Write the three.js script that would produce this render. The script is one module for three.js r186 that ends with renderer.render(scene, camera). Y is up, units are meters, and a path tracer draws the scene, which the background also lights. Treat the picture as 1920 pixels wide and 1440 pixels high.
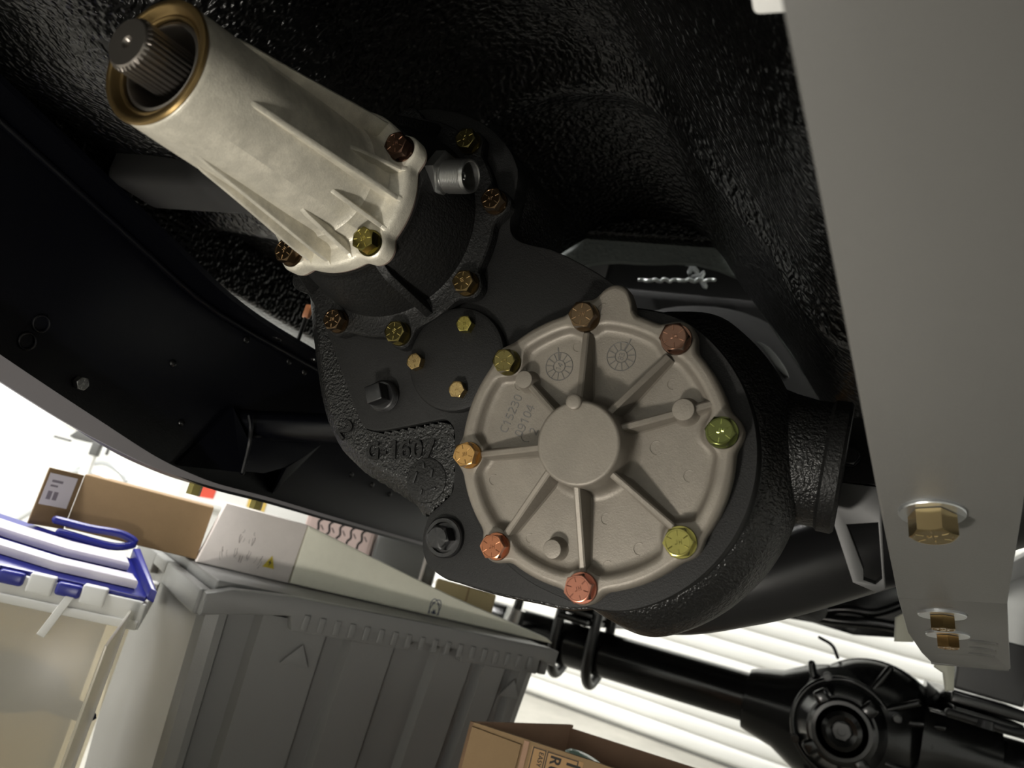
import * as THREE from 'three';
import { mergeGeometries, toCreasedNormals } from 'three/addons/utils/BufferGeometryUtils.js';
import { RoundedBoxGeometry } from 'three/addons/geometries/RoundedBoxGeometry.js';
import { FontLoader } from 'three/addons/loaders/FontLoader.js';
import { TextGeometry } from 'three/addons/geometries/TextGeometry.js';
import { RectAreaLightUniformsLib } from 'three/addons/lights/RectAreaLightUniformsLib.js';

// ---------------------------------------------------------------- camera, exposure, large lights
// World: metres, y up. The truck points along -z towards the closed garage door.
RectAreaLightUniformsLib.init();
const scene = new THREE.Scene();
scene.background = new THREE.Color(0x000000);
const rad = THREE.MathUtils.degToRad;
const camera = new THREE.PerspectiveCamera(53.13, 4 / 3, 0.02, 30);
camera.position.set(0, 0.55, 0);
camera.rotation.set(rad(12), rad(27), rad(15.5), 'YXZ');
camera.focus = 0.6;
camera.userData.fStop = 8;
const renderer = new THREE.WebGLRenderer({ antialias: true });
renderer.toneMapping = THREE.LinearToneMapping;
renderer.toneMappingExposure = 1.0;
renderer.shadowMap.enabled = true;

const CEILING_Y = 2.6;
// fluorescent ceiling fittings: [x, z, length along z, width, intensity, where]
const CEILING_LIGHTS = [
  [-1.75, -1.0, 1.2, 0.3, 60, 'over the stored boxes by the white wall'],
  [-1.3, -2.2, 1.2, 0.3, 36, 'over the wall end of the roller door'],
  [0.9, -2.2, 1.2, 0.3, 30, 'over the far end of the roller door'],
  [-1.5, 0.9, 1.2, 0.3, 66, 'added unseen for fill over the open floor by the white wall'],  // added lamp out of view, brightens the stored boxes
  [0.0, 2.2, 1.2, 0.3, 15, 'added unseen for fill over the open floor behind the truck'],  // added lamp out of view, fill from behind the camera
  [1.5, 1.7, 1.2, 0.3, 15, 'added unseen for fill over the open floor on the far side of the truck'],  // added lamp out of view, more fill from behind
];
// LED work light standing on the floor under the truck, aimed up at the gearbox
const WORK_LIGHT = { at: [-0.19, 0.25, -0.07], aim: [-0.25, 0.66, -0.5], r: 0.03, cone: 64, soft: 0.6, intensity: 0.88 };

// ---------------------------------------------------------------- helpers
const V = (x, y, z) => new THREE.Vector3(x, y, z);
let seed = 7;
const rnd = () => { seed = (seed * 1664525 + 1013904223) >>> 0; return seed / 4294967296; };
const lin = (r, g, b) => new THREE.Color().setRGB(r, g, b);
const smooth = (a, b, x) => { const t = Math.min(1, Math.max(0, (x - a) / (b - a))); return t * t * (3 - 2 * t); };
const used = new Map();
function numbered(name) { const n = used.get(name) || 0; used.set(name, n + 1); return n ? `${name}_${String(n).padStart(3, '0')}` : name; }
// texture coordinates in metres, taken from the main direction each face points in
function boxUV(g0) {
  const g = g0.index ? g0.toNonIndexed() : g0;
  const p = g.attributes.position, uv = new Float32Array(p.count * 2), a = V(), b = V(), c = V(), n = V();
  for (let i = 0; i < p.count; i += 3) {
    a.fromBufferAttribute(p, i); b.fromBufferAttribute(p, i + 1); c.fromBufferAttribute(p, i + 2);
    n.copy(b).sub(a).cross(c.clone().sub(a));
    const ax = Math.abs(n.x), ay = Math.abs(n.y), az = Math.abs(n.z);
    for (let k = 0; k < 3; k++) {
      const q = [a, b, c][k];
      const st = ax > ay && ax > az ? [q.z, q.y] : ay > az ? [q.x, q.z] : [q.x, q.y];
      uv[(i + k) * 2] = st[0]; uv[(i + k) * 2 + 1] = st[1];
    }
  }
  g.setAttribute('uv', new THREE.BufferAttribute(uv, 2));
  return g;
}
const clean = (g) => { const h = g.index ? g.toNonIndexed() : g; for (const k of Object.keys(h.attributes)) if (k !== 'position') h.deleteAttribute(k); return h; };
const join = (...gs) => mergeGeometries(gs.flat().map(clean));
// normals smoothed across edges flatter than the given angle (done in millimetres, as the helper compares positions coarsely)
function creased(g, a) { g.scale(1000, 1000, 1000); const r = toCreasedNormals(g, a); return r.scale(0.001, 0.001, 0.001); }
function part(name, geo, mat, parent, crease = 0.6, keepUV = false) {
  let g = geo;
  if (!keepUV) { g = clean(geo.clone()); g = creased(g, crease); g = boxUV(g); }
  const m = new THREE.Mesh(g, mat);
  m.name = parent === scene ? numbered(name) : name;
  m.castShadow = m.receiveShadow = true;
  parent.add(m);
  return m;
}
function thing(name, label, category, group) {
  const o = new THREE.Group(); o.name = numbered(name); scene.add(o);
  o.userData = { label, category }; if (group) o.userData.group = group;
  return o;
}
function tag(o, label, category, group) { o.userData = { label, category }; if (group) o.userData.group = group; return o; }
function struct(name, geo, mat) { const m = part(name, geo, mat, scene); m.userData = { kind: 'structure' }; return m; }
const move = (g, x, y, z) => g.translate(x, y, z);
const box = (x0, x1, y0, y1, z0, z1) => new THREE.BoxGeometry(x1 - x0, y1 - y0, z1 - z0).translate((x0 + x1) / 2, (y0 + y1) / 2, (z0 + z1) / 2);
const rbox = (x0, x1, y0, y1, z0, z1, r = 0.003, s = 2) => new RoundedBoxGeometry(x1 - x0, y1 - y0, z1 - z0, s, r).translate((x0 + x1) / 2, (y0 + y1) / 2, (z0 + z1) / 2);
function cyl(p, q, r0, r1 = r0, seg = 32) {
  const d = q.clone().sub(p), g = new THREE.CylinderGeometry(r1, r0, d.length(), seg);
  g.applyQuaternion(new THREE.Quaternion().setFromUnitVectors(V(0, 1, 0), d.clone().normalize()));
  return g.translate((p.x + q.x) / 2, (p.y + q.y) / 2, (p.z + q.z) / 2);
}
function tube(pts, r, seg = 60, rs = 16) {
  const c = new THREE.CatmullRomCurve3(pts), g = new THREE.TubeGeometry(c, seg, r, rs);
  const cap = (t) => new THREE.SphereGeometry(r, rs, 8).translate(...c.getPoint(t).toArray());
  return join(g, cap(0), cap(1));
}
// outline in the xy plane raised from w0 to w1, edges rounded by b
function prism(pts, w0, w1, b = 0, holes = [], seg = 2) {
  const s = new THREE.Shape(pts.map((p) => new THREE.Vector2(p[0], p[1])));
  for (const h of holes) s.holes.push(new THREE.Path(h.map((p) => new THREE.Vector2(p[0], p[1]))));
  const g = new THREE.ExtrudeGeometry(s, { depth: Math.max(1e-4, w1 - w0 - 2 * b), bevelEnabled: b > 0, bevelThickness: b, bevelSize: b, bevelOffset: -b, bevelSegments: seg, curveSegments: 24 });
  return g.translate(0, 0, w0 + b);
}
function spline(pts, n, closed = false) {
  const c = new THREE.CatmullRomCurve3(pts.map((p) => V(p[0], p[1], 0)), closed, 'centripetal');
  return c.getPoints(n).slice(0, closed ? -1 : undefined).map((p) => [p.x, p.y]);
}
// rings of [radius(theta), height] around (cx, cy), joined into one skin
function loft(rings, cx, cy, N = 240, capStart = true, capEnd = true) {
  const pos = [], idx = [];
  for (const [r, w] of rings) for (let j = 0; j < N; j++) {
    const t = (j / N) * Math.PI * 2, R = typeof r === 'function' ? r(t) : r, W = typeof w === 'function' ? w(t) : w;
    pos.push(cx + R * Math.cos(t), cy + R * Math.sin(t), W);
  }
  for (let i = 0; i + 1 < rings.length; i++) for (let j = 0; j < N; j++) {
    const k = (j + 1) % N, a = i * N + j, b = i * N + k, c = a + N, d = b + N;
    idx.push(a, b, c, b, d, c);
  }
  const cap = (i, flip) => {
    const w = rings[i][1], c = pos.length / 3; pos.push(cx, cy, typeof w === 'function' ? w(0) : w);
    for (let j = 0; j < N; j++) { const a = i * N + j, b = i * N + (j + 1) % N; flip ? idx.push(c, b, a) : idx.push(c, a, b); }
  };
  if (capStart) cap(0, true);
  if (capEnd) cap(rings.length - 1, false);
  const g = new THREE.BufferGeometry();
  g.setAttribute('position', new THREE.Float32BufferAttribute(pos, 3)); g.setIndex(idx);
  return g;
}
// a bent sheet: f(u, v) -> point, given thickness along `off`
function sheet(f, nu, nv, off) {
  const pos = [], idx = [], n = (nu + 1) * (nv + 1);
  for (let s = 0; s < 2; s++) for (let i = 0; i <= nu; i++) for (let j = 0; j <= nv; j++) { const p = f(i / nu, j / nv); pos.push(p.x + off.x * s, p.y + off.y * s, p.z + off.z * s); }
  const at = (s, i, j) => s * n + i * (nv + 1) + j;
  for (let s = 0; s < 2; s++) for (let i = 0; i < nu; i++) for (let j = 0; j < nv; j++) {
    const a = at(s, i, j), b = at(s, i + 1, j), c = at(s, i + 1, j + 1), d = at(s, i, j + 1);
    s ? idx.push(a, c, b, a, d, c) : idx.push(a, b, c, a, c, d);
  }
  const edge = (a, b, c, d) => idx.push(a, b, c, b, d, c);
  for (let i = 0; i < nu; i++) { edge(at(0, i, 0), at(1, i, 0), at(0, i + 1, 0), at(1, i + 1, 0)); edge(at(0, i, nv), at(0, i + 1, nv), at(1, i, nv), at(1, i + 1, nv)); }
  for (let j = 0; j < nv; j++) { edge(at(0, 0, j), at(0, 0, j + 1), at(1, 0, j), at(1, 0, j + 1)); edge(at(0, nu, j), at(1, nu, j), at(0, nu, j + 1), at(1, nu, j + 1)); }
  const g = new THREE.BufferGeometry();
  g.setAttribute('position', new THREE.Float32BufferAttribute(pos, 3)); g.setIndex(idx);
  return g;
}
const fr = (o, x, y, z) => new THREE.Matrix4().makeBasis(V(...x), V(...y), V(...z)).setPosition(V(...o));
function place(o, m) { m.decompose(o.position, o.quaternion, o.scale); return o; }
// frame whose z axis (outward normal) is horizontal, y up; origin o, x along d
function uprightFrame(o, d) { const x = V(d[0], 0, d[1]).normalize(), y = V(0, 1, 0), z = x.clone().cross(y); return new THREE.Matrix4().makeBasis(x, y, z).setPosition(V(...o)); }

// ---------------------------------------------------------------- procedural textures
function valueNoise(size, cells, s0) {
  seed = s0; const grid = Array.from({ length: cells * cells }, rnd), out = new Float32Array(size * size);
  for (let y = 0; y < size; y++) for (let x = 0; x < size; x++) {
    const fx = (x / size) * cells, fy = (y / size) * cells, ix = Math.floor(fx), iy = Math.floor(fy);
    let tx = fx - ix, ty = fy - iy; tx = tx * tx * (3 - 2 * tx); ty = ty * ty * (3 - 2 * ty);
    const g = (a, b) => grid[((iy + b) % cells) * cells + ((ix + a) % cells)];
    out[y * size + x] = (g(0, 0) * (1 - tx) + g(1, 0) * tx) * (1 - ty) + (g(0, 1) * (1 - tx) + g(1, 1) * tx) * ty;
  }
  return out;
}
function fractal(size, list, s0) { const out = new Float32Array(size * size); list.forEach(([c, w], i) => { const n = valueNoise(size, c, s0 + i * 31); for (let k = 0; k < out.length; k++) out[k] += n[k] * w; }); return out; }
function texture(size, metres, paint, colour = false) {
  const data = new Uint8Array(size * size * 4);
  for (let i = 0; i < size * size; i++) { const c = paint(i); data[i * 4] = c[0]; data[i * 4 + 1] = c[1]; data[i * 4 + 2] = c[2]; data[i * 4 + 3] = 255; }
  const t = new THREE.DataTexture(data, size, size);
  t.wrapS = t.wrapT = THREE.RepeatWrapping; t.magFilter = THREE.LinearFilter; t.minFilter = THREE.LinearMipmapLinearFilter; t.generateMipmaps = true;
  if (colour) t.colorSpace = THREE.SRGBColorSpace;
  t.repeat.set(1 / metres, 1 / metres); t.needsUpdate = true;
  return t;
}
const grey = (a, lo = 0, hi = 1) => (i) => { const v = Math.max(0, Math.min(255, ((a[i] - lo) / (hi - lo)) * 255)); return [v, v, v]; };
const nCoat = fractal(1024, [[150, 0.65], [300, 0.25], [40, 0.1]], 11);
const nCast = fractal(512, [[90, 0.5], [200, 0.4], [20, 0.1]], 23);
const nCloud = fractal(512, [[6, 0.5], [14, 0.3], [40, 0.2]], 37);
const nGrain = fractal(512, [[256, 0.6], [120, 0.4]], 41);
const tCoat = texture(1024, 0.6, grey(nCoat, 0.25, 0.75));
const tCast = texture(512, 0.14, grey(nCast, 0.25, 0.75));
const tGrain = texture(512, 0.1, grey(nGrain, 0.2, 0.8));
function mottled(base, spread, metres) { return texture(512, metres, (i) => { const v = (nCloud[i] - 0.5) * 2 * spread + (nGrain[i] - 0.5) * spread * 0.5; return base.map((c) => Math.max(0, Math.min(255, c * (1 + v)))); }, true); }
function canvasTexture(w, h, draw) {
  const c = document.createElement('canvas'); c.width = w; c.height = h; draw(c.getContext('2d'), w, h);
  const t = new THREE.CanvasTexture(c); t.colorSpace = THREE.SRGBColorSpace; t.magFilter = THREE.LinearFilter; return t;
}
// ---------------------------------------------------------------- materials
const std = (o) => new THREE.MeshStandardMaterial(o);
const caseBlack = lin(0.007, 0.007, 0.0068); // one black paint over all cast and machined faces of the gearbox
const M = {
  alu: std({ map: mottled([114, 108, 99], 0.08, 0.16), roughness: 0.5, metalness: 0.35, bumpMap: tGrain, bumpScale: 0.00006 }),
  aluTail: std({ map: mottled([200, 195, 181], 0.16, 0.11), roughness: 0.42, metalness: 0.35, bumpMap: tGrain, bumpScale: 0.0001 }),
  steel: std({ color: lin(0.22, 0.2, 0.18), roughness: 0.32, metalness: 0.9 }),
  bare: std({ color: lin(0.4, 0.4, 0.39), roughness: 0.3, metalness: 0.95 }),
  zinc: std({ color: lin(0.62, 0.64, 0.66), roughness: 0.3, metalness: 0.9 }),
  brassSeal: std({ color: lin(0.2, 0.135, 0.055), roughness: 0.34, metalness: 0.85 }),
  gasket: std({ color: lin(0.19, 0.14, 0.115), roughness: 0.8 }),
  machined: new THREE.MeshPhysicalMaterial({ color: caseBlack, roughness: 0.6, specularIntensity: 0.5, bumpMap: tGrain, bumpScale: 0.0001 }),
  cast: new THREE.MeshPhysicalMaterial({ color: caseBlack, roughness: 0.38, specularIntensity: 0.8, bumpMap: tCast, bumpScale: 0.0006 }),
  castSmooth: new THREE.MeshPhysicalMaterial({ color: caseBlack, roughness: 0.5, specularIntensity: 0.5, bumpMap: tCast, bumpScale: 0.0003 }),
  plug: std({ color: lin(0.004, 0.004, 0.0045), roughness: 0.38 }),
  rail: new THREE.MeshPhysicalMaterial({ color: lin(0.0016, 0.0018, 0.0034), roughness: 0.28, specularIntensity: 0.8, bumpMap: tGrain, bumpScale: 0.00005 }),
  gloss: std({ color: lin(0.004, 0.004, 0.0042), roughness: 0.2 }),
  coat: new THREE.MeshPhysicalMaterial({ color: lin(0.0015, 0.0015, 0.0015), roughness: 0.3, specularIntensity: 0.45, bumpMap: tCoat, bumpScale: 0.0014 }),
  plate: std({ color: lin(0.13, 0.128, 0.122), roughness: 0.42, bumpMap: tGrain, bumpScale: 0.00006 }),
  orange: std({ color: lin(0.55, 0.25, 0.02), roughness: 0.5 }),
  white: std({ color: lin(0.8, 0.8, 0.78), roughness: 0.6 }),
  wall: std({ color: lin(0.8, 0.81, 0.79), roughness: 0.9, bumpMap: tGrain, bumpScale: 0.0004 }),
  matt: std({ color: lin(0.004, 0.004, 0.004), roughness: 0.85 }),
  door: std({ color: lin(0.82, 0.82, 0.79), roughness: 0.5 }),
  concrete: std({ map: mottled([165, 162, 154], 0.12, 1.7), roughness: 0.75 }),
  tote: std({ color: lin(0.15, 0.15, 0.147), roughness: 0.36, bumpMap: tGrain, bumpScale: 0.00015 }),
  card: std({ map: mottled([142, 117, 85], 0.05, 0.3), roughness: 0.85 }),
  cardIn: std({ map: mottled([170, 136, 112], 0.05, 0.3), roughness: 0.85 }),
  cream: std({ map: mottled([243, 241, 224], 0.03, 0.25), roughness: 0.6 }),
  lilac: std({ map: mottled([230, 222, 218], 0.03, 0.25), roughness: 0.55 }),
  blue: std({ color: lin(0.016, 0.02, 0.2), roughness: 0.3 }),
  frosted: new THREE.MeshPhysicalMaterial({ color: lin(0.85, 0.82, 0.74), roughness: 0.28, transmission: 0.8, thickness: 0 }),
  frostRim: new THREE.MeshPhysicalMaterial({ color: lin(0.78, 0.78, 0.76), roughness: 0.5, transmission: 0.3, thickness: 0 }),
};
const font = await new FontLoader().loadAsync('fonts/droid/droid_sans_bold.typeface.json');
const fontThin = await new FontLoader().loadAsync('fonts/droid/droid_sans_regular.typeface.json');
function text(s, size, depth, f = font) { const g = new TextGeometry(s, { font: f, size, depth, curveSegments: 4, bevelEnabled: false }); g.computeBoundingBox(); return g; }
function centredText(s, size, depth, f) { const g = text(s, size, depth, f), b = g.boundingBox; return g.translate(-(b.min.x + b.max.x) / 2, -(b.min.y + b.max.y) / 2, 0); }

// hexagon bolt head on a flange washer, base at z = 0, axis z
function boltHead(af, h, wr, wh, marks = true, faceShade = 0) {
  const hex = (t) => (af / 2) / Math.cos(((t % (Math.PI / 3)) + Math.PI / 3) % (Math.PI / 3) - Math.PI / 6);
  const top = af / 2 * 0.96, H = wh + h;
  const head = loft([[hex, wh], [hex, (t) => H - (hex(t) - top) * 0.5], [top, H], [top * 0.93, H], [top * 0.9, H - 0.0002]], 0, 0, 72);
  const g = [head]; let plain = 0;
  if (wr) g.push(loft([[wr, 0], [wr, wh * 0.6], [wr * 0.96, wh], [af * 0.4, wh]], 0, 0, 40));
  plain = clean(join(g)).attributes.position.count; // what follows are the raised grade marks, their glint painted by brighter vertex colour
  if (marks) {
    const bar = (x0, y0, x1, y1, r) => cyl(V(x0, y0, H - r * 0.35), V(x1, y1, H - r * 0.35), r, r, 8);
    for (let k = 0; k < 6; k++) { const a = (k / 6) * Math.PI * 2 + Math.PI / 6, c = Math.cos(a), s = Math.sin(a); g.push(bar(c * af * 0.25, s * af * 0.25, c * af * 0.44, s * af * 0.44, af * 0.02)); }
    const q = af * 0.085, r = af * 0.016; // maker's letters
    g.push(bar(-q * 0.4, q, -q * 0.4, -q * 0.7, r), bar(-q * 0.4, -q * 0.8, -q * 1.3, -q * 0.8, r), bar(q * 0.5, q, q * 0.5, -q, r), bar(q * 1.5, q, q * 1.5, -q, r), bar(q * 0.5, 0, q * 1.5, 0, r));
  }
  const out = creased(clean(join(g)), 0.5);
  if (faceShade) { const n = out.attributes.position.count, c = new Float32Array(n * 3).fill(1); for (let i = 0; i < plain * 3; i++) c[i] = faceShade; out.setAttribute('color', new THREE.BufferAttribute(c, 3)); }
  return out;
}
const BOLT = { m: boltHead(0.0152, 0.0078, 0.0094, 0.0022, true, 0.18), l: boltHead(0.0165, 0.0082, 0.0102, 0.0024, true, 0.18), s: boltHead(0.0112, 0.0066, 0, 0.0005, true, 0.45), mEven: boltHead(0.0152, 0.0078, 0.0094, 0.0022, true, 1), lEven: boltHead(0.0165, 0.0082, 0.0102, 0.0024, true, 1) };  // last two carry no painted reflection on the head
for (const k in BOLT) BOLT[k] = boxUV(BOLT[k]);
const plated = (r, g, b, rough = 0.2) => std({ color: lin(r, g, b), roughness: rough, metalness: 0.92 });
// zinc-chromate plated bolts: vertex colours paint dark reflections on the head and glints on the marks
const shadedPlated = (r, g, b) => { const m = plated(r, g, b); m.vertexColors = true; return m; };
const P = {
  gold: shadedPlated(0.62, 0.44, 0.19), dark: shadedPlated(0.5, 0.33, 0.18), yellow: shadedPlated(0.58, 0.5, 0.14), green: shadedPlated(0.36, 0.4, 0.12), olive: shadedPlated(0.56, 0.46, 0.16), brown: shadedPlated(0.5, 0.27, 0.18),
  copper: shadedPlated(0.34, 0.14, 0.075), pink: shadedPlated(0.34, 0.145, 0.1), amber: shadedPlated(0.36, 0.21, 0.075), lime: shadedPlated(0.24, 0.22, 0.065), nut: plated(0.19, 0.16, 0.055), brass: plated(0.28, 0.19, 0.08), ochre: plated(0.32, 0.19, 0.07),
};
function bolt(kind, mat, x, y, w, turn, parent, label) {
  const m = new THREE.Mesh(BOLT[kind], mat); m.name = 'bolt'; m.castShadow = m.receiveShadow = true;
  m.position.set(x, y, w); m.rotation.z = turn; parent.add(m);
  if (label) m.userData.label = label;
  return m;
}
// ================================================================ the garage
const RX0 = -2.7, RX1 = 3.0, RZ0 = -3.3, RZ1 = 3.2;
struct('floor', box(RX0 - 0.1, RX1 + 0.1, -0.1, 0, RZ0 - 0.1, RZ1 + 0.1), M.concrete);
struct('ceiling', box(RX0 - 0.1, RX1 + 0.1, CEILING_Y, CEILING_Y + 0.1, RZ0 - 0.1, RZ1 + 0.1), M.wall);
struct('wall_left', box(RX0 - 0.1, RX0, 0, CEILING_Y, RZ0, RZ1), M.wall);
struct('wall_right', box(RX1, RX1 + 0.1, 0, CEILING_Y, RZ0, RZ1), M.wall);
struct('wall_front', box(RX0 - 0.1, RX1 + 0.1, 0, CEILING_Y, RZ0 - 0.1, RZ0), M.wall);
struct('wall_back', box(RX0 - 0.1, RX1 + 0.1, 0, CEILING_Y, RZ1, RZ1 + 0.1), M.wall);
{ // sectional roller door of narrow white slats
  const d = new THREE.Group(); d.name = 'door_1'; d.userData = { kind: 'structure' }; scene.add(d);
  const pitch = 0.062, prof = [[0, 0], [0.008, 0.001], [0.013, 0.006], [0.016, 0.016], [0.017, 0.031], [0.016, 0.046], [0.013, 0.056], [0.008, 0.061], [0, pitch]];
  const slat = new THREE.ExtrudeGeometry(new THREE.Shape(prof.map((p) => new THREE.Vector2(p[0], p[1]))), { depth: 4.3, bevelEnabled: false }).rotateY(-Math.PI / 2);
  const g = boxUV(creased(clean(slat), 0.7));
  for (let k = 0; k < 37; k++) { const m = new THREE.Mesh(g, M.door); m.name = 'slat'; m.castShadow = m.receiveShadow = true; m.position.set(2.15, 0.012 + k * pitch, RZ0 + 0.012); d.add(m); }
  part('door_frame', join(box(-2.25, -2.15, 0, 2.4, RZ0, RZ0 + 0.06), box(2.15, 2.25, 0, 2.4, RZ0, RZ0 + 0.06), box(-2.25, 2.25, 2.335, 2.42, RZ0, RZ0 + 0.06)), M.wall, d);
}
const glow = std({ color: lin(0.8, 0.8, 0.8), emissive: new THREE.Color(1, 0.985, 0.95), emissiveIntensity: 3, roughness: 0.6 });
for (const [x, z, len, w, power, where] of CEILING_LIGHTS) {
  const t = thing('ceiling_light', `long white fluorescent ceiling fitting ${where}`, 'ceiling light', 'ceiling fittings of the garage');
  t.position.set(x, CEILING_Y, z);
  part('housing', rbox(-w / 2 - 0.02, w / 2 + 0.02, -0.06, 0, -len / 2 - 0.02, len / 2 + 0.02, 0.008), M.white, t);
  part('diffuser', box(-w / 2, w / 2, -0.066, -0.058, -len / 2, len / 2), glow, t);
  const l = new THREE.RectAreaLight(new THREE.Color(1, 0.985, 0.95), power, w, len);
  l.position.set(0, -0.07, 0); l.rotation.x = -Math.PI / 2; t.add(l);
}
{ // LED work light: a round spot lamp on a low stand
  const t = thing('work_light', 'round LED spot lamp standing on the concrete under the truck', 'work light');
  const a = V(...WORK_LIGHT.at), b = V(...WORK_LIGHT.aim), R = WORK_LIGHT.r;
  const hd = new THREE.Object3D(); hd.position.copy(a); hd.lookAt(b); hd.updateMatrix();
  const put = (g) => g.applyMatrix4(hd.matrix);
  part('lamp_body', put(loft([[R * 0.6, -0.06], [R + 0.006, -0.045], [R + 0.008, -0.012], [R + 0.006, -0.004], [R, -0.004], [R - 0.002, -0.01]], 0, 0, 48)), M.tote, t);
  part('lens', put(loft([[R - 0.001, -0.009], [R - 0.001, -0.005], [R * 0.5, -0.0035]], 0, 0, 40)), std({ color: lin(0.7, 0.7, 0.7), emissive: new THREE.Color(1, 0.95, 0.86), emissiveIntensity: 2, roughness: 0.5 }), t);
  const y = 0.006, w = R + 0.016;
  part('stand', join(...[-1, 1].map((s) => join(tube([V(a.x + s * 0.07, y, a.z + 0.11), V(a.x + s * 0.07, y, a.z - 0.07)], 0.006, 4, 8), tube([V(a.x + s * 0.07, y, a.z + 0.03), V(a.x + s * w, a.y - 0.02, a.z + 0.03)], 0.006, 6, 8))), tube([V(a.x - w, a.y - 0.02, a.z + 0.03), V(a.x + w, a.y - 0.02, a.z + 0.03)], 0.005, 4, 8), tube([V(a.x - 0.07, y, a.z + 0.03), V(a.x + 0.07, y, a.z + 0.03)], 0.006, 4, 8)), M.tote, t);
  const l = new THREE.SpotLight(new THREE.Color(1, 0.95, 0.86), WORK_LIGHT.intensity, 0, rad(WORK_LIGHT.cone), WORK_LIGHT.soft, 2);
  l.position.copy(a); l.target.position.copy(b); l.castShadow = true; l.shadow.radius = R / 0.02; t.add(l, l.target);
}
// ================================================================ underside of the truck
{ // floor pan with the gearbox tunnel, sprayed with rough black coating
  const PROF = [[-0.84, 0.858], [-0.76, 0.855], [-0.66, 0.85], [-0.6, 0.865], [-0.55, 0.905], [-0.48, 0.985], [-0.42, 1.03], [-0.36, 1.046], [-0.3, 1.042], [-0.25, 1.018], [-0.2, 0.962], [-0.126, 0.882], [-0.063, 0.806], [-0.03, 0.79], [0.05, 0.785], [0.3, 0.785], [0.95, 0.785]];
  const prof = spline(PROF, 90);
  const yAt = (i) => prof[i];
  const bead = (z, c, w, h) => h * Math.exp(-(((z - c) / w) ** 2));
  const pan = sheet((u, v) => {
    const p = yAt(Math.round(v * 90)), z = 0.9 - u * 1.87;
    let y = p[1] + bead(z, -0.64, 0.03, -0.018) + bead(z, -0.3, 0.05, 0.02) + bead(z, 0.2, 0.05, 0.02);
    if (p[0] > -0.45 && p[0] < -0.1) y += bead(p[0], -0.235, 0.02, -0.014) * smooth(-0.6, -0.45, z);
    return V(p[0], y, z);
  }, 150, 90, V(0, 0.004, 0));
  const body = thing('body_floor', 'black textured floor pan and gearbox tunnel of the truck body', 'vehicle body');
  part('floor_pan', pan, M.coat, body, 0.9);
  const top = prof.filter((p) => p[0] > -0.56 && p[0] < -0.1);
  const fw = [...top.map((p) => [p[0], p[1] + 0.004]), [-0.1, 0.92], [-0.2, 0.975], [-0.27, 0.995], [-0.345, 0.99], [-0.404, 0.987], [-0.45, 0.97], [-0.56, 0.86]];
  part('firewall', prism(spline(fw, 120, true), -0.985, -0.975), std({ color: lin(0.12, 0.135, 0.13), roughness: 0.6, bumpMap: tCoat, bumpScale: 0.0006 }), body);
  part('sill', rbox(-0.88, -0.82, 0.785, 0.95, -1.9, 0.9, 0.01), M.coat, body);
  part('added_hood', rbox(-0.9, 1.0, 1.3, 1.32, -2.25, -1.22, 0.006), M.matt, body);  // added unseen panel, keeps ceiling light out of the engine bay
  part('added_hood', rbox(-0.9, 1.0, 1.2, 1.22, -1.09, -0.96, 0.006), M.matt, body);  // second added panel; the gap between them lets light onto the foil
  part('hood_side', rbox(-0.9, -0.88, 0.86, 1.32, -2.25, -0.96, 0.004), M.matt, body);
  part('cowl', rbox(-1.0, 1.0, 1.02, 1.21, -0.985, -0.955, 0.006), M.coat, body);
  part('sill', rbox(0.93, 1.01, 0.7, 0.95, -0.97, 0.9, 0.01), M.coat, body);
  part('added_cream_block', rbox(-0.073, -0.05, 0.777, 0.79, -0.261, -0.238, 0.003), M.white, body).userData.label = 'cream block added in place of white wall showing past the floor pan';  // added block standing in for bright wall past the body edge
  part('fender_apron', sheet((u, v) => V(-0.85 + 0.3 * v, 0.86 + 0.05 * smooth(0.8, 1, v) + 0.03 * u, -0.95 - 0.95 * u), 20, 20, V(0, 0.004, 0)), M.coat, body);
  part('floor_brace', rbox(-0.82, -0.575, 0.825, 0.87, -0.575, -0.5, 0.012), M.matt, body);
}
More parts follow.
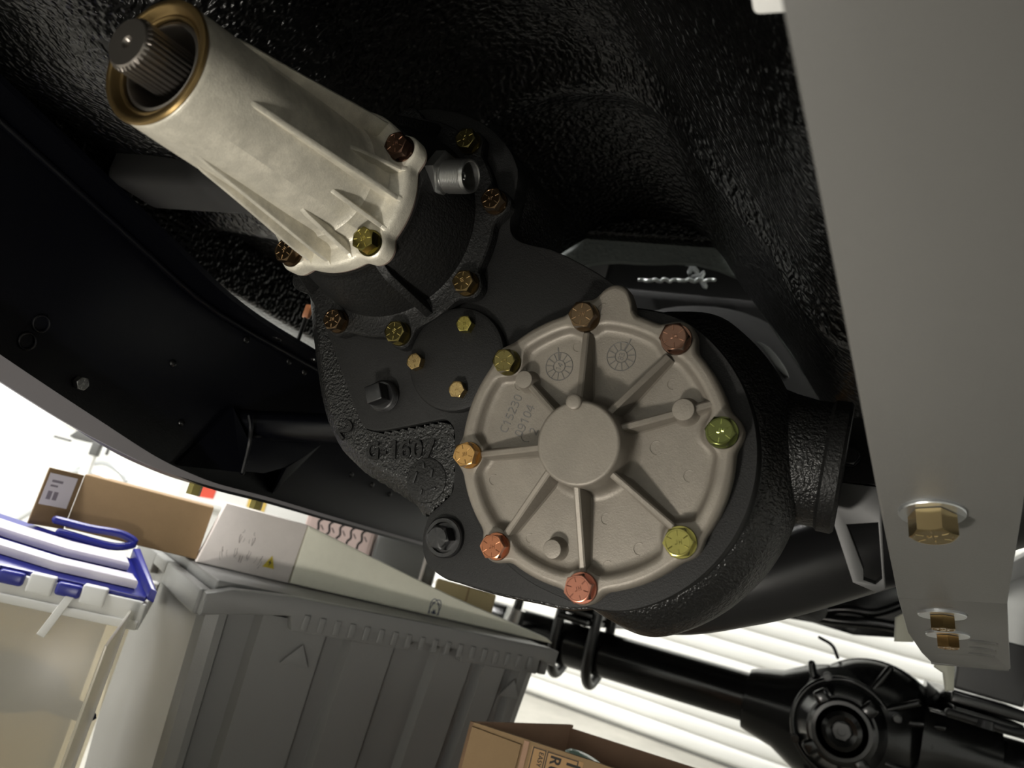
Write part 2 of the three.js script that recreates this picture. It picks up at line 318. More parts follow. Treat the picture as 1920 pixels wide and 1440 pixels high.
{ // frame rail: a C channel opening towards the gearbox
  const st = [[0.25, 0.885, 0.735], [0.0, 0.83, 0.68], [-0.18, 0.793, 0.632], [-0.304, 0.768, 0.601], [-0.383, 0.751, 0.58], [-0.45, 0.736, 0.563], [-0.52, 0.72, 0.546], [-0.56, 0.714, 0.54], [-0.6, 0.711, 0.5365], [-0.68, 0.709, 0.536], [-0.8, 0.707, 0.533], [-1.0, 0.705, 0.529], [-1.35, 0.703, 0.525]];
  const c = new THREE.CatmullRomCurve3(st.map((s) => V(s[0], s[1], s[2])), false, 'centripetal').getPoints(80);
  const X = -0.655, T = 0.005, FW = 0.05;
  const strip = (x0, x1, y0, y1) => { // y0,y1: functions of station
    return sheet((u, v) => { const s = c[Math.round(u * 80)]; return V(x0 + (x1 - x0) * v, y0(s) + (y1(s) - y0(s)) * v, s.x); }, 80, 1, Math.abs(x1 - x0) < 0.012 ? V(-T, 0, 0) : V(0, T, 0));
  };
  const rail = thing('frame_rail', 'long black C-channel frame rail with rivet holes running beside the gearbox', 'frame rail');
  part('web', strip(X, X, (s) => s.y, (s) => s.z), M.rail, rail);
  part('flange', strip(X - T, X + FW, (s) => s.y, (s) => s.y), M.rail, rail);
  part('fold', tube(c.filter((_, i) => i % 2 === 0).map((s) => V(X + 0.003, s.y - 0.003, s.x)), 0.0035, 120, 10), M.rail, rail, 1.2);
  part('flange', strip(X - T, X + FW, (s) => s.z - T, (s) => s.z - T), M.rail, rail);
  part('lip', sheet((u, v) => { const s = c[Math.round(u * 80)]; return V(X + FW + 0.0002, s.z + 0.002 - v * (0.004 + 0.013 * smooth(-0.62, -0.4, s.x)), s.x); }, 80, 1, V(-0.004, 0, 0)), std({ color: lin(0.2, 0.19, 0.2), roughness: 0.4 }), rail).userData.label = 'lower lip of the rail with reflected wall light painted grey';  // grey paints the bright wall reflected under the black rail
  const rivet = (y, z, r, m = M.gloss) => part('rivet', new THREE.SphereGeometry(r, 16, 8).scale(0.6, 1, 1).translate(X + 0.001, y, z), m, rail);
  for (const [y, z] of [[0.698, -0.621], [0.642, -0.54], [0.698, -0.696], [0.695, -0.727], [0.588, -0.576], [0.595, -0.883], [0.591, -0.938], [0.586, -0.99]]) rivet(y, z, 0.0042);
  for (const [y, z] of [[0.63, -0.4], [0.612, -0.395]]) part('hole_rim', new THREE.TorusGeometry(0.007, 0.0012, 8, 20).rotateY(Math.PI / 2).translate(X + 0.001, y, z), M.rail, rail);
  for (const [y, z] of [[0.7125, -0.64], [0.7105, -0.71], [0.7095, -0.76]]) part('rivet', new THREE.SphereGeometry(0.006, 16, 8).scale(1, 0.6, 1).translate(X + 0.025, y - 0.002, z), M.gloss, rail);
  const scr = new THREE.Mesh(BOLT.s, M.bare); scr.name = 'screw'; scr.position.set(X + 0.001, 0.593, -0.452); scr.rotation.y = Math.PI / 2; scr.castShadow = true; rail.add(scr);
  for (const z of [-0.596, -0.69]) part('nut', loft([[(t) => 0.0062 / Math.cos(((t % (Math.PI / 3)) + Math.PI / 3) % (Math.PI / 3) - Math.PI / 6), 0], [(t) => 0.0062 / Math.cos(((t % (Math.PI / 3)) + Math.PI / 3) % (Math.PI / 3) - Math.PI / 6), 0.011]], 0, 0, 36).rotateX(Math.PI / 2).translate(X + 0.03, 0.532, z), P.nut, rail);
  // welded cross tube with a folded gusset
  part('cross_tube', cyl(V(-0.652, 0.6076, -0.6523), V(-0.2, 0.7, -0.78), 0.0165), M.rail, rail);
  const facet = (pts) => { const g = new THREE.BufferGeometry(), p = []; const q = pts.map((a) => V(...a)), off = V(-0.004, 0.002, 0); const tri = (a, b, c) => p.push(...a.toArray(), ...b.toArray(), ...c.toArray());
    const r = q.map((a) => a.clone().add(off)); for (let i = 1; i + 1 < q.length; i++) { tri(q[0], q[i], q[i + 1]); tri(r[0], r[i + 1], r[i]); }
    for (let i = 0; i < q.length; i++) { const j = (i + 1) % q.length; tri(q[i], r[i], q[j]); tri(q[j], r[i], r[j]); }
    g.setAttribute('position', new THREE.Float32BufferAttribute(p, 3)); return g; };
  part('gusset', facet([[-0.648, 0.622, -0.63], [-0.65, 0.545, -0.585], [-0.615, 0.556, -0.64], [-0.615, 0.59, -0.636]]), M.rail, rail);
  part('gusset', facet([[-0.614, 0.594, -0.636], [-0.614, 0.558, -0.642], [-0.608, 0.562, -0.667], [-0.604, 0.575, -0.692], [-0.6, 0.592, -0.712], [-0.6, 0.613, -0.735], [-0.606, 0.618, -0.72]]), M.rail, rail);
  part('gusset', facet([[-0.652, 0.542, -0.74], [-0.602, 0.575, -0.692], [-0.6, 0.592, -0.712], [-0.6, 0.613, -0.735], [-0.652, 0.6, -0.77]]), M.rail, rail);
  part('weld_bead', tube([V(-0.616, 0.616, -0.625), V(-0.612, 0.606, -0.628), V(-0.614, 0.59, -0.636), V(-0.614, 0.556, -0.641)], 0.0025, 20, 8), M.rail, rail);
}
{ // grey transmission crossmember running past the camera
  // local frame: x across (towards the frame rail), y along (away from the camera), z out of the underside
  const t = thing('crossmember', 'broad satin grey steel crossmember plate bolted beneath the truck', 'crossmember');
  place(t, fr([0.0286, 0.637, -0.51], [-0.9758, -0.1989, -0.0904], [0.1371, -0.2355, -0.9622], [0.1701, -0.9513, 0.2571]));
  const bend = 0.158, tilt = -rad(6.6);
  part('plate', prism([[0.026, -0.47], [0.026, -0.2], [0.0272, 0], [0.0272, bend + 0.001], [-0.0425, bend + 0.001], [-0.0445, 0], [-0.048, -0.47]], -0.006, 0, 0.0012), M.plate, t);
  part('side_flange', prism([[0.022, -0.47], [0.026, -0.47], [0.0272, 0], [0.0272, bend], [0.0232, bend]], -0.05, -0.004, 0.001), M.plate, t);
  part('side_flange', prism([[-0.043, -0.47], [-0.048, -0.47], [-0.0445, 0], [-0.0425, bend], [-0.0385, bend]], -0.05, -0.004, 0.001), M.plate, t);
  const slot = (y) => [[-0.021, y], [-0.03, y + 0.008], [-0.042, y + 0.01], [-0.043, y + 0.003], [-0.03, y - 0.007], [-0.022, y - 0.007]];
  const far = prism([[0.0272, 0], [0.0272, 0.15], [0.02, 0.26], [0.013, 0.32], [-0.05, 0.338], [-0.0565, 0.333], [-0.059, 0.32], [-0.05, 0.15], [-0.0425, 0]], -0.006, 0, 0.0012, [slot(0.168), slot(0.205), slot(0.24)]).rotateX(tilt).translate(0, bend, 0);
  part('plate', far, M.plate, t);
  const lip = prism([[0.013, -0.006], [-0.05, -0.006], [-0.058, 0.0], [-0.058, 0.004], [0.013, 0.004]], 0, 0.005, 0.001).rotateX(Math.PI / 2).translate(0, 0.335, -0.004);
  part('lip', lip.rotateX(tilt).translate(0, bend, 0), M.plate, t);
  part('side_flange', prism([[-0.0425, 0.0], [-0.0385, 0.0], [-0.055, 0.33], [-0.059, 0.325]], -0.05, -0.002, 0.001).rotateX(tilt).translate(0, bend, 0), M.plate, t);
  const bigBolt = boltHead(0.0225, 0.0135, 0, 0.0005), washer = (r, ri, h) => loft([[ri, 0], [r, 0], [r, h * 0.7], [r * 0.975, h], [ri, h]], 0, 0, 48, false, false);
  const sub = (name, g, m, x, y, z, rx, turn = 0) => part(name, g.clone().rotateZ(turn).translate(x, 0, z).rotateX(rx).translate(0, y, 0), m, t, 0.5);
  sub('washer', washer(0.0178, 0.006, 0.0022), M.zinc, 0, -0.0008, 0, 0);
  sub('bolt', bigBolt, plated(0.4, 0.31, 0.16), 0, -0.0008, 0.0022, 0, 0.15).userData.label = 'large gold plated hexagon bolt head';
  for (const [y, k] of [[0.05, 0], [0.138, 1]]) {
    const c = Math.cos(tilt), yy = bend + y * c, z0 = -y * Math.sin(-tilt);
    sub('washer', washer(0.0172, 0.006, 0.0022), M.zinc, -0.001 - 0.003 * k, yy, 0, tilt).position.z = z0;
    sub('bolt', boltHead(0.0165, 0.0098, 0, 0.0005), k ? P.ochre : P.brass, -0.001 - 0.003 * k, yy, 0.0022, tilt, 0.5).position.z = z0;
  }
}
{ // engine mount bracket beside the gearbox neck: two bent plates with a window
  const t = thing('mount_bracket', 'black bent steel mount bracket with a cut-out window between gearbox and grey crossmember', 'bracket');
  t.position.set(0, 0, -0.62);
  part('upper_plate', prism([[-0.041, 0.712], [-0.014, 0.717], [0.0, 0.667], [-0.042, 0.6625], [-0.047, 0.679]], -0.006, 0.004, 0.0012), M.machined, t);
  part('lower_plate', prism([[-0.042, 0.664], [0.0, 0.667], [0.014, 0.595], [0.009, 0.591], [-0.008, 0.594]], -0.01, 0.004, 0.001, [[[-0.018, 0.635], [-0.002, 0.605], [-0.001, 0.598], [0.007, 0.597], [0.0105, 0.602], [0.002, 0.641]]]).translate(0, -0.663, 0).rotateX(0.25).translate(0, 0.663, 0), std({ color: lin(0.055, 0.055, 0.055), roughness: 0.45 }), t);
  const b = boltHead(0.013, 0.006, 0.008, 0.002, false);
  part('bolt', b.clone().translate(-0.024, 0.684, 0.004), M.plug, t);
}
{ // orange strap end showing above the bracket
  const t = part('safety_strap', join(prism([[-0.05, 0.836], [-0.036, 0.816], [-0.062, 0.812]], -0.002, 0.002, 0.0005), prism([[-0.0665, 0.8], [-0.06, 0.8], [-0.0625, 0.756], [-0.0745, 0.759]], -0.002, 0.002, 0.0005)), M.orange, scene);
  t.position.z = -0.9; tag(t, 'orange strap end showing above the bent black mount bracket', 'strap');
}
{ // smooth black crossing tube behind the gearbox bowl
  const t = part('exhaust_tube', tube([V(-0.34, 0.66, -0.8), V(-0.275, 0.585, -0.79), V(-0.185, 0.553, -0.785), V(-0.1, 0.583, -0.785), V(0.0, 0.643, -0.79), V(0.12, 0.72, -0.8)], 0.04, 120, 40), std({ color: lin(0.012, 0.012, 0.0125), roughness: 0.32 }), scene, 1.2);
  tag(t, 'thick smooth black tube curving behind the bottom of the gearbox', 'tube');
}
const ahead = (o) => { o.scale.setScalar(1.185); o.position.y = -0.10175; }; // the axle group stands a little farther forward and larger
{ // front axle
  const t = thing('front_axle', 'glossy black front axle with a differential housing in front of the white door', 'axle'); ahead(t);
  const ya = 0.43, z = -1.35;
  part('axle_tube', cyl(V(-0.62, ya - 0.009, z), V(-0.1, ya + 0.004, z), 0.037, 0.037, 40), M.gloss, t);
  part('axle_tube', cyl(V(0.08, ya + 0.02, z), V(0.75, ya + 0.03, z), 0.037, 0.037, 40), M.gloss, t);
  // housing: side trumpet, banjo body, pinion nose
  const lx = (rs) => loft(rs.map(([x, r]) => [r, x]), 0, 0, 64).rotateY(Math.PI / 2);
  part('trumpet', lx([[-0.14, 0.038], [-0.138, 0.045], [-0.13, 0.048], [-0.09, 0.058], [-0.055, 0.078], [-0.03, 0.085]]).translate(0, ya + 0.002, z), M.gloss, t);
  part('trumpet', lx([[0.1, 0.085], [0.13, 0.066], [0.18, 0.05], [0.2, 0.045]]).translate(0, ya + 0.02, z), M.gloss, t);
  const body = new THREE.SphereGeometry(0.105, 48, 32).scale(1.0, 1, 0.8).translate(0.04, ya + 0.008, z);
  part('differential_body', body, M.gloss, t, 1.2);
  const px = 0.002, py = ya + 0.008;
  part('pinion_nose', loft([[0.082, 0], [0.066, 0.03], [0.052, 0.052], [0.046, 0.066], [0.036, 0.067], [0.034, 0.06]], 0, 0, 48).translate(px, py, z + 0.04), M.gloss, t);
  part('pinion_ring', loft([[0.043, 0], [0.043, 0.008], [0.039, 0.012], [0.034, 0.012], [0.032, 0.006], [0.032, -0.004]], 0, 0, 48, true, false).translate(px, py, z + 0.1), M.gloss, t);
  part('pinion_yoke', loft([[0.028, 0], [0.026, 0.01], [0.02, 0.013], [0.013, 0.011], [0.012, 0.004]], 0, 0, 40).translate(px, py, z + 0.1), M.gloss, t);
  part('pinion_nut', loft([[(a) => 0.0105 / Math.cos(((a % (Math.PI / 3)) + Math.PI / 3) % (Math.PI / 3) - Math.PI / 6), 0], [(a) => 0.0105 / Math.cos(((a % (Math.PI / 3)) + Math.PI / 3) % (Math.PI / 3) - Math.PI / 6), 0.01], [0.006, 0.01], [0.006, 0.004]], 0, 0, 36).translate(px, py, z + 0.106), M.gloss, t);
  for (const a of [0.9, 2.3, 3.9, 5.4]) part('ring_lug', rbox(0.036, 0.058, -0.01, 0.01, 0.09, 0.11, 0.005).rotateZ(a).translate(px, py, z), M.gloss, t);
  part('cast_ring', new THREE.TorusGeometry(0.066, 0.0045, 10, 50).translate(px, py, z + 0.072), M.gloss, t, 1.2);
  const ribs = [[0.07, 0.06, 0.5], [0.1, 0.045, 0.2], [0.085, -0.02, -0.1], [0.04, 0.085, 1.1], [-0.035, -0.075, 0.9], [0.05, -0.08, -0.9], [-0.045, 0.06, 1.9], [0.01, -0.085, 1.57], [-0.06, -0.03, 2.7], [0.105, 0.0, 1.3]];
  for (const [x, y, a] of ribs) part('cast_rib', new THREE.CapsuleGeometry(0.0055, 0.045, 6, 12).rotateZ(a - Math.PI / 2).translate(x, ya + y, z + 0.075 - Math.max(0, Math.hypot(x - 0.04, y) - 0.06) * 0.6), M.gloss, t);
  for (let k = 0; k < 4; k++) { const a = k / 4 * Math.PI * 2 + 0.5; part('housing_bolt', boltHead(0.01, 0.006, 0.0065, 0.0015, false).translate(0.006 + 0.07 * Math.cos(a), ya + 0.01 + 0.07 * Math.sin(a), z + 0.075), M.gloss, t); }
  part('breather_hose', tube([V(-0.02, 0.53, z), V(-0.03, 0.545, z), V(-0.05, 0.552, z)], 0.0025, 16, 8), M.plug, t);
}
{ // spring pack hung over the axle by U-bolts (left of the differential) and its plate
  const u = (x, lab) => { const t = thing('u_bolt', lab, 'U-bolt', 'U-bolts on the axle tube'); ahead(t); const z = -1.35, y = 0.419;
    part('rod', tube([V(x, 0.53, z + 0.046), V(x, 0.47, z + 0.046), V(x, 0.42, z + 0.046), V(x, 0.388, z + 0.034), V(x, 0.373, z), V(x, 0.388, z - 0.034), V(x, 0.42, z - 0.046), V(x, 0.53, z - 0.046)], 0.0088, 80, 14), M.plug, t, 1.2);
    for (const s of [-1, 1]) part('nut', cyl(V(x, 0.515, z + s * 0.046), V(x, 0.527, z + s * 0.046), 0.011, 0.011, 6), M.plug, t); };
  u(-0.455, 'black U-bolt clamped round the axle tube next to the tote rim'); u(-0.39, 'black U-bolt clamped round the axle tube on the differential side of the spring');
  const sp = thing('spring_pack', 'black leaf spring pack and clamp plate sitting on the axle tube', 'leaf spring'); ahead(sp);
  for (let k = 0; k < 3; k++) part('leaf', rbox(-0.45, -0.395, 0.468 + k * 0.012, 0.478 + k * 0.012, -1.9 + k * 0.1, -1.27 - k * 0.02, 0.002), M.gloss, sp);
  part('clamp_plate', rbox(-0.48, -0.365, 0.504, 0.514, -1.42, -1.28, 0.003), M.gloss, sp);
  const sh = thing('shock_eye', 'short bright silver shock absorber end beside the axle spring', 'shock absorber'); ahead(sh);
  part('sleeve', cyl(V(-0.536, 0.412, -1.29), V(-0.53, 0.462, -1.29), 0.0165, 0.0165, 32), M.bare, sh);
  part('rod', cyl(V(-0.53, 0.462, -1.29), V(-0.525, 0.54, -1.29), 0.008, 0.008, 24), M.gloss, sh);
}
{ // spring perch and rubber block on the right-hand axle end
  const t = thing('spring_perch', 'black stepped spring perch block under the end of the grey crossmember', 'spring perch'); ahead(t);
  const z = -1.24;
  part('block', rbox(0.122, 0.2, 0.535, 0.61, z - 0.09, z + 0.03, 0.004), M.plate.clone(), t).material.color.setRGB(0.04, 0.04, 0.04);
  part('leaf', rbox(0.12, 0.202, 0.517, 0.532, z - 0.3, z + 0.036, 0.003), M.gloss, t);
  part('leaf', rbox(0.124, 0.202, 0.502, 0.515, z - 0.28, z + 0.034, 0.003), M.gloss, t);
  part('clamp_rod', tube([V(0.205, 0.58, z + 0.03), V(0.214, 0.52, z + 0.034), V(0.2, 0.506, z + 0.038), V(0.16, 0.504, z + 0.038), V(0.12, 0.504, z + 0.038)], 0.0055, 50, 12), M.plug, t);
  part('clamp_plate', rbox(0.1, 0.21, 0.4975, 0.5015, z - 0.1, z + 0.02, 0.001), M.gloss, t);
  part('stud', cyl(V(0.16, 0.498, z + 0.04), V(0.16, 0.508, z + 0.04), 0.011, 0.009, 20), M.plug, t);
}
{ // black front body mount with pressed ribs, seen past the tube
  const t = thing('radiator_support', 'black pressed-steel panel with bent ribs behind the thick tube', 'panel'); ahead(t);
  const z = -1.5;
  part('panel', prism([[-0.13, 0.575], [-0.014, 0.64], [0.17, 0.74], [0.17, 0.58], [0.075, 0.588], [-0.004, 0.571]], z - 0.01, z, 0.002), M.gloss, t);
  part('rib', tube([V(-0.12, 0.578, z), V(-0.03, 0.588, z + 0.004), V(0.04, 0.6, z + 0.004), V(0.12, 0.602, z + 0.004)], 0.01, 40, 12), M.gloss, t);
  part('rib', tube([V(-0.08, 0.59, z), V(-0.02, 0.61, z + 0.004), V(0.02, 0.615, z + 0.004), V(0.06, 0.64, z + 0.004), V(0.1, 0.67, z + 0.004)], 0.007, 40, 12), M.gloss, t);
}
{ // pale plastic clips hanging on wires from the crossmember end
  const mk = (pts, z, top, lab) => { const g = thing('plastic_clip', lab, 'clip'), pale = std({ color: lin(0.42, 0.42, 0.35), roughness: 0.5 });
    part('clip_body', prism(pts, z - 0.02, z, 0.003), pale, g); part('wire', tube([V(pts[1][0] - 0.002, pts[1][1] - 0.004, z - 0.01), V((pts[1][0] + top[0]) / 2, top[1] - 0.012, (z + top[2]) / 2), V(...top)], 0.0025, 20, 8), M.plug, g); };
  mk([[0.04, 0.6], [0.052, 0.612], [0.063, 0.59], [0.063, 0.576], [0.043, 0.571]], -1.1, [0.066, 0.606, -0.98], 'pale grey plastic clip hanging against the white door by the crossmember edge');
  mk([[0.089, 0.566], [0.1, 0.571], [0.109, 0.564], [0.112, 0.534], [0.104, 0.53], [0.099, 0.55], [0.089, 0.554]], -1.1, [0.09, 0.595, -0.98], 'cream plastic clip below the slotted end of the grey crossmember');
}
{ // amber reflector standing on the frame rail
  const t = thing('amber_reflector', 'tiny amber reflector on a stalk above the frame rail', 'reflector');
  part('lens', rbox(-0.663, -0.653, 0.757, 0.775, -0.706, -0.7, 0.002), std({ color: lin(0.75, 0.3, 0.14), roughness: 0.35 }), t); part('stalk', cyl(V(-0.658, 0.713, -0.703), V(-0.658, 0.758, -0.703), 0.0025), M.plug, t);
}
{ // the other frame rail, its end showing past the crossmember
  const t = thing('frame_rail', 'black boxed frame rail end showing past the slotted grey crossmember', 'frame rail');
  part('web', rbox(0.255, 0.33, 0.56, 0.76, -2.1, -1.3, 0.008), M.rail, t); part('flange', rbox(0.215, 0.33, 0.755, 0.765, -2.1, -0.8, 0.002), M.rail, t);
  part('hanger', rbox(0.215, 0.26, 0.62, 0.76, -1.31, -0.86, 0.006), M.rail, t);
}
{ // engine and bell housing filling the bay ahead of the tunnel
  const t = thing('engine_block', 'black engine and bell housing in the dark behind the gearbox', 'engine');
  part('bell_housing', loft([[0.15, -1.0], [0.19, -1.07], [0.215, -1.13], [0.22, -1.16], [0.2, -1.17]].map(([r, z]) => [r, -z]), 0, 0, 60).scale(1, 1, -1).translate(-0.27, 0.78, 0), M.matt, t);
  part('block', join(rbox(-0.5, -0.05, 0.575, 1.03, -1.5, -1.16, 0.02), rbox(-0.56, 0.0, 0.72, 0.9, -1.46, -1.18, 0.02)), M.matt, t);
  part('added_dark_box', join(rbox(-0.62, -0.02, 1.03, 1.28, -1.75, -1.5, 0.03), rbox(-0.68, -0.1, 0.98, 1.1, -1.7, -1.4, 0.02)), M.matt, t);  // added black boxes, keep the opening dark behind the foil
  part('heat_shield', prism(spline([[-0.195, 0.905], [-0.165, 0.902], [-0.135, 0.875], [-0.128, 0.862], [-0.16, 0.88]], 30, true), -1.02, -1.01, 0.002), std({ color: lin(0.16, 0.165, 0.16), roughness: 0.5 }), t);
}
{ // metal foil edge in the opening of the engine bay
  const f = thing('foil_shield', 'crinkled silver foil heat shield edge in the opening under the firewall', 'heat shield');
  const pts = []; for (let k = 0; k <= 24; k++) pts.push(V(-0.407 + k * 0.0051, 1.036 + Math.sin(k * 1.7) * 0.0014 + k * 0.0005, -1.15 + Math.cos(k * 2.3) * 0.002));
  part('foil_edge', tube(pts, 0.003, 96, 8), std({ color: lin(0.85, 0.9, 0.9), roughness: 0.35, metalness: 0.2 }), f);
  for (let k = 0; k < 7; k++) part('foil_crease', new THREE.IcosahedronGeometry(0.01, 0).scale(1.3, 0.5, 0.5).rotateZ(-0.6 + k).translate(-0.345 + k * 0.0065, 1.085 - k * 0.006 + (k % 2) * 0.006, -1.17), std({ color: lin(0.6, 0.63, 0.63), roughness: 0.3, metalness: 0.5 }), f);
}
// ================================================================ transfer case
{
  const tc = thing('transfer_case', 'black cast transfer case with a round ribbed aluminium cover and a finned aluminium tail housing', 'transfer case');
  place(tc, fr([-0.1808, 0.6298, -0.4868], [0.9995, 0, -0.0308], [0.0036, 0.993, 0.1179], [0.0306, -0.118, 0.9925]));
  const TX = -0.1927, TY = 0.1419, CX = 0.0064, CY = 0.0002;
  const D = (d) => d * Math.PI / 180;
  // ---- casting
  const outer = [[-0.2805, 0.0939], [-0.2723, 0.0733], [-0.2599, 0.0442], [-0.2474, 0.0182], [-0.2341, -0.007], [-0.2243, -0.021], [-0.2052, -0.0395], [-0.1775, -0.0534], [-0.1503, -0.0603], [-0.1264, -0.0675], [-0.1189, -0.0739], [-0.1181, -0.0859], [-0.1159, -0.0975], [-0.1084, -0.1076], [-0.093, -0.1135], [-0.0793, -0.1138], [-0.0487, -0.114], [-0.0199, -0.1118], [0.0149, -0.1073]];
  const inner = [[-0.2623, 0.0832], [-0.2372, 0.052], [-0.2127, 0.0209], [-0.1897, -0.0074], [-0.1797, -0.0175], [-0.1678, -0.0186], [-0.1431, -0.0107], [-0.1195, -0.0019], [-0.1109, 0.0004], [-0.1035, -0.0035], [-0.0982, -0.0184], [-0.0927, -0.043], [-0.0925, -0.0507], [-0.1066, -0.0707], [-0.1075, -0.0776], [-0.1077, -0.0835], [-0.1052, -0.0946], [-0.098, -0.1044], [-0.0843, -0.1092], [-0.0711, -0.1095], [-0.0416, -0.1091], [-0.0139, -0.1066], [0.0197, -0.1023]];
  const rest = [[0.075, -0.07], [0.095, -0.02], [0.09, 0.04], [0.06, 0.08], [0.0181, 0.0971], [-0.0007, 0.114], [-0.0273, 0.1269], [-0.0543, 0.1365], [-0.0911, 0.1458], [-0.1, 0.2], [-0.14, 0.235], [-0.2, 0.245], [-0.25, 0.22], [-0.28, 0.17]];
  // skin from the low casting outline up to the machined edge, as a strip of matched points
  const both = (a, n) => spline([...a, ...rest], n, true);
  const N = 300, lo = both(outer, N), pos = [], idx = [];
  const casting = part('casting', join(prism(lo, -0.11, -0.0175, 0.004)), M.cast, tc);
  // flank and lettered field, slightly lower than the machined face
  const flank = [...outer.slice(0, 11).map(([x, y]) => [x, y, -0.018]), ...[[-0.1066, -0.0707], [-0.0925, -0.0507], [-0.0927, -0.043], [-0.0982, -0.0184], [-0.1035, -0.0035], [-0.1109, 0.0004], [-0.1195, -0.0019], [-0.1431, -0.0107], [-0.1678, -0.0186], [-0.1797, -0.0175], [-0.1897, -0.0074], [-0.2127, 0.0209], [-0.2372, 0.052], [-0.2623, 0.0832]].map(([x, y]) => [x, y, -0.0035])];
  const fs = new THREE.Shape(flank.map((p) => new THREE.Vector2(p[0], p[1])));
  const fg = new THREE.ShapeGeometry(fs); const fp = fg.attributes.position;
  // refine: height follows distance from the outer silhouette
  const edge = spline(outer.slice(0, 11), 120);
  const dist = (x, y) => { let d = 1; for (const e of edge) d = Math.min(d, Math.hypot(e[0] - x, e[1] - y)); return d; };
  const inside = (x, y) => { let c = false; for (let i = 0, j = flank.length - 1; i < flank.length; j = i++) { const a = flank[i], b = flank[j]; if ((a[1] > y) !== (b[1] > y) && x < (b[0] - a[0]) * (y - a[1]) / (b[1] - a[1]) + a[0]) c = !c; } return c; };
  { // grid mesh of the flank, clipped to the outline, closed down to the casting
    const step = 0.0022, H = (x, y) => -0.018 + 0.0145 * Math.min(1, dist(x, y) / 0.013) ** 0.6, gp = [], key = new Map(), gi = [];
    const ids = (i, j) => { const k = i + ',' + j; if (!key.has(k)) { const x = -0.29 + i * step, y = -0.09 + j * step; key.set(k, gp.length / 3); gp.push(x, y, inside(x, y) ? H(x, y) : -0.02); } return key.get(k); };
    for (let i = 0; i < 95; i++) for (let j = 0; j < 90; j++) { const x = -0.29 + (i + 0.5) * step, y = -0.09 + (j + 0.5) * step; if (!inside(x, y)) continue; gi.push(ids(i, j), ids(i + 1, j), ids(i, j + 1), ids(i + 1, j), ids(i + 1, j + 1), ids(i, j + 1)); }
    const g = new THREE.BufferGeometry(); g.setAttribute('position', new THREE.Float32BufferAttribute(gp, 3)); g.setIndex(gi);
    part('cast_flank', g, M.cast, casting, 1.2);
  }
  // machined face standing just proud of the casting
  part('machined_face', prism(both(inner, N), -0.02, 0, 0.0012), M.machined, tc);
  // ---- raised lettering of the casting
  const letter = (s, size, x, y, a, sub) => part('lettering', centredText(s, size, 0.0026).rotateZ(a).translate(x, y, -0.0042), M.castSmooth, sub);
  letter('2', 0.015, -0.198, -0.0225, D(-35), casting);
  letter('G-1607', 0.0135, -0.1445, -0.0285, D(13), casting);
  { // smeared cast emblem
    const g = [loft([[0.017, -0.004], [0.0165, -0.0028], [0.015, -0.0024]], -0.117, -0.046, 40)];
    part('worn_emblem', join(g), M.castSmooth, casting);
    const st = [[-0.126, -0.046, 0.009, 1.4], [-0.113, -0.04, 0.006, 1.6], [-0.118, -0.055, 0.004, 1.5], [-0.109, -0.051, 0.005, 0.6], [-0.121, -0.036, 0.004, 1.9]];
    part('emblem_strokes', join(st.map(([x, y, l, a]) => rbox(-l / 2, l / 2, -0.0009, 0.0009, 0, 0.0014, 0.0004).rotateZ(a).translate(x, y, -0.0026))), M.plug, casting);
  }
  // ---- deep bowl behind the cover, flaring out on the lower right
  const flare = (t) => { const a = ((t * 180 / Math.PI + 540) % 360) - 180; return smooth(-98, -62, a) * (1 - smooth(60, 100, a)); };
  const bowl = part('bowl', loft([
    [(t) => 0.098 + 0.012 * flare(t), -0.14], [(t) => 0.1 + 0.024 * flare(t), -0.115], [(t) => 0.1 + 0.029 * flare(t), -0.085], [(t) => 0.1 + 0.0295 * flare(t), -0.066],
    [(t) => 0.1 + 0.028 * flare(t), -0.05], [(t) => 0.1 + 0.0215 * flare(t), -0.034], [(t) => 0.1 + 0.0105 * flare(t), -0.0235], [(t) => 0.1 + 0.006 * flare(t), -0.02],
  ], CX, CY, 200), M.cast, tc, 0.9);
  part('machined_rim', loft([[(t) => 0.1 + 0.006 * flare(t), -0.022], [(t) => 0.1 + 0.006 * flare(t), -0.001], [(t) => 0.0985 + 0.0065 * flare(t), 0.0005], [0.09, 0.0005]], CX, CY, 200), M.machined, bowl);
  part('casting_seam', tube([V(0.062, -0.106, -0.055), V(0.085, -0.094, -0.056), V(0.105, -0.077, -0.058), V(0.118, -0.056, -0.06)], 0.0014, 40, 8), M.cast, bowl);
  // output neck to the right
  const neck = part('neck', loft([[0.056, 0], [0.054, 0.03], [0.05, 0.05], [0.046, 0.066], [0.044, 0.08], [0.044, 0.1], [0.04, 0.102]], 0, 0, 80).rotateY(Math.PI / 2).translate(0.055, 0.026, -0.08), M.cast, tc);
  part('neck_flange', loft([[0.043, 0.09], [0.046, 0.093], [0.046, 0.102], [0.044, 0.104], [0.02, 0.104]], 0, 0, 60).rotateY(Math.PI / 2).translate(0.055, 0.026, -0.08), M.castSmooth, neck);
  // ---- round cover plate for the shift rail with three small bolts
  const disc = part('round_plate', loft([[0.0395, 0], [0.0395, 0.005], [0.0385, 0.0065], [0.0372, 0.007], [0.036, 0.0075]], -0.1105, 0.0455, 90), M.machined, tc);
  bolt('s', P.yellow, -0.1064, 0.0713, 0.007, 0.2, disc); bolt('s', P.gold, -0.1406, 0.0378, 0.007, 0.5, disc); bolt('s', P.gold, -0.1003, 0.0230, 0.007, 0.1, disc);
  // ---- pipe plugs
  const sq = rbox(-0.0068, 0.0068, -0.0068, 0.0068, 0.006, 0.019, 0.0012);
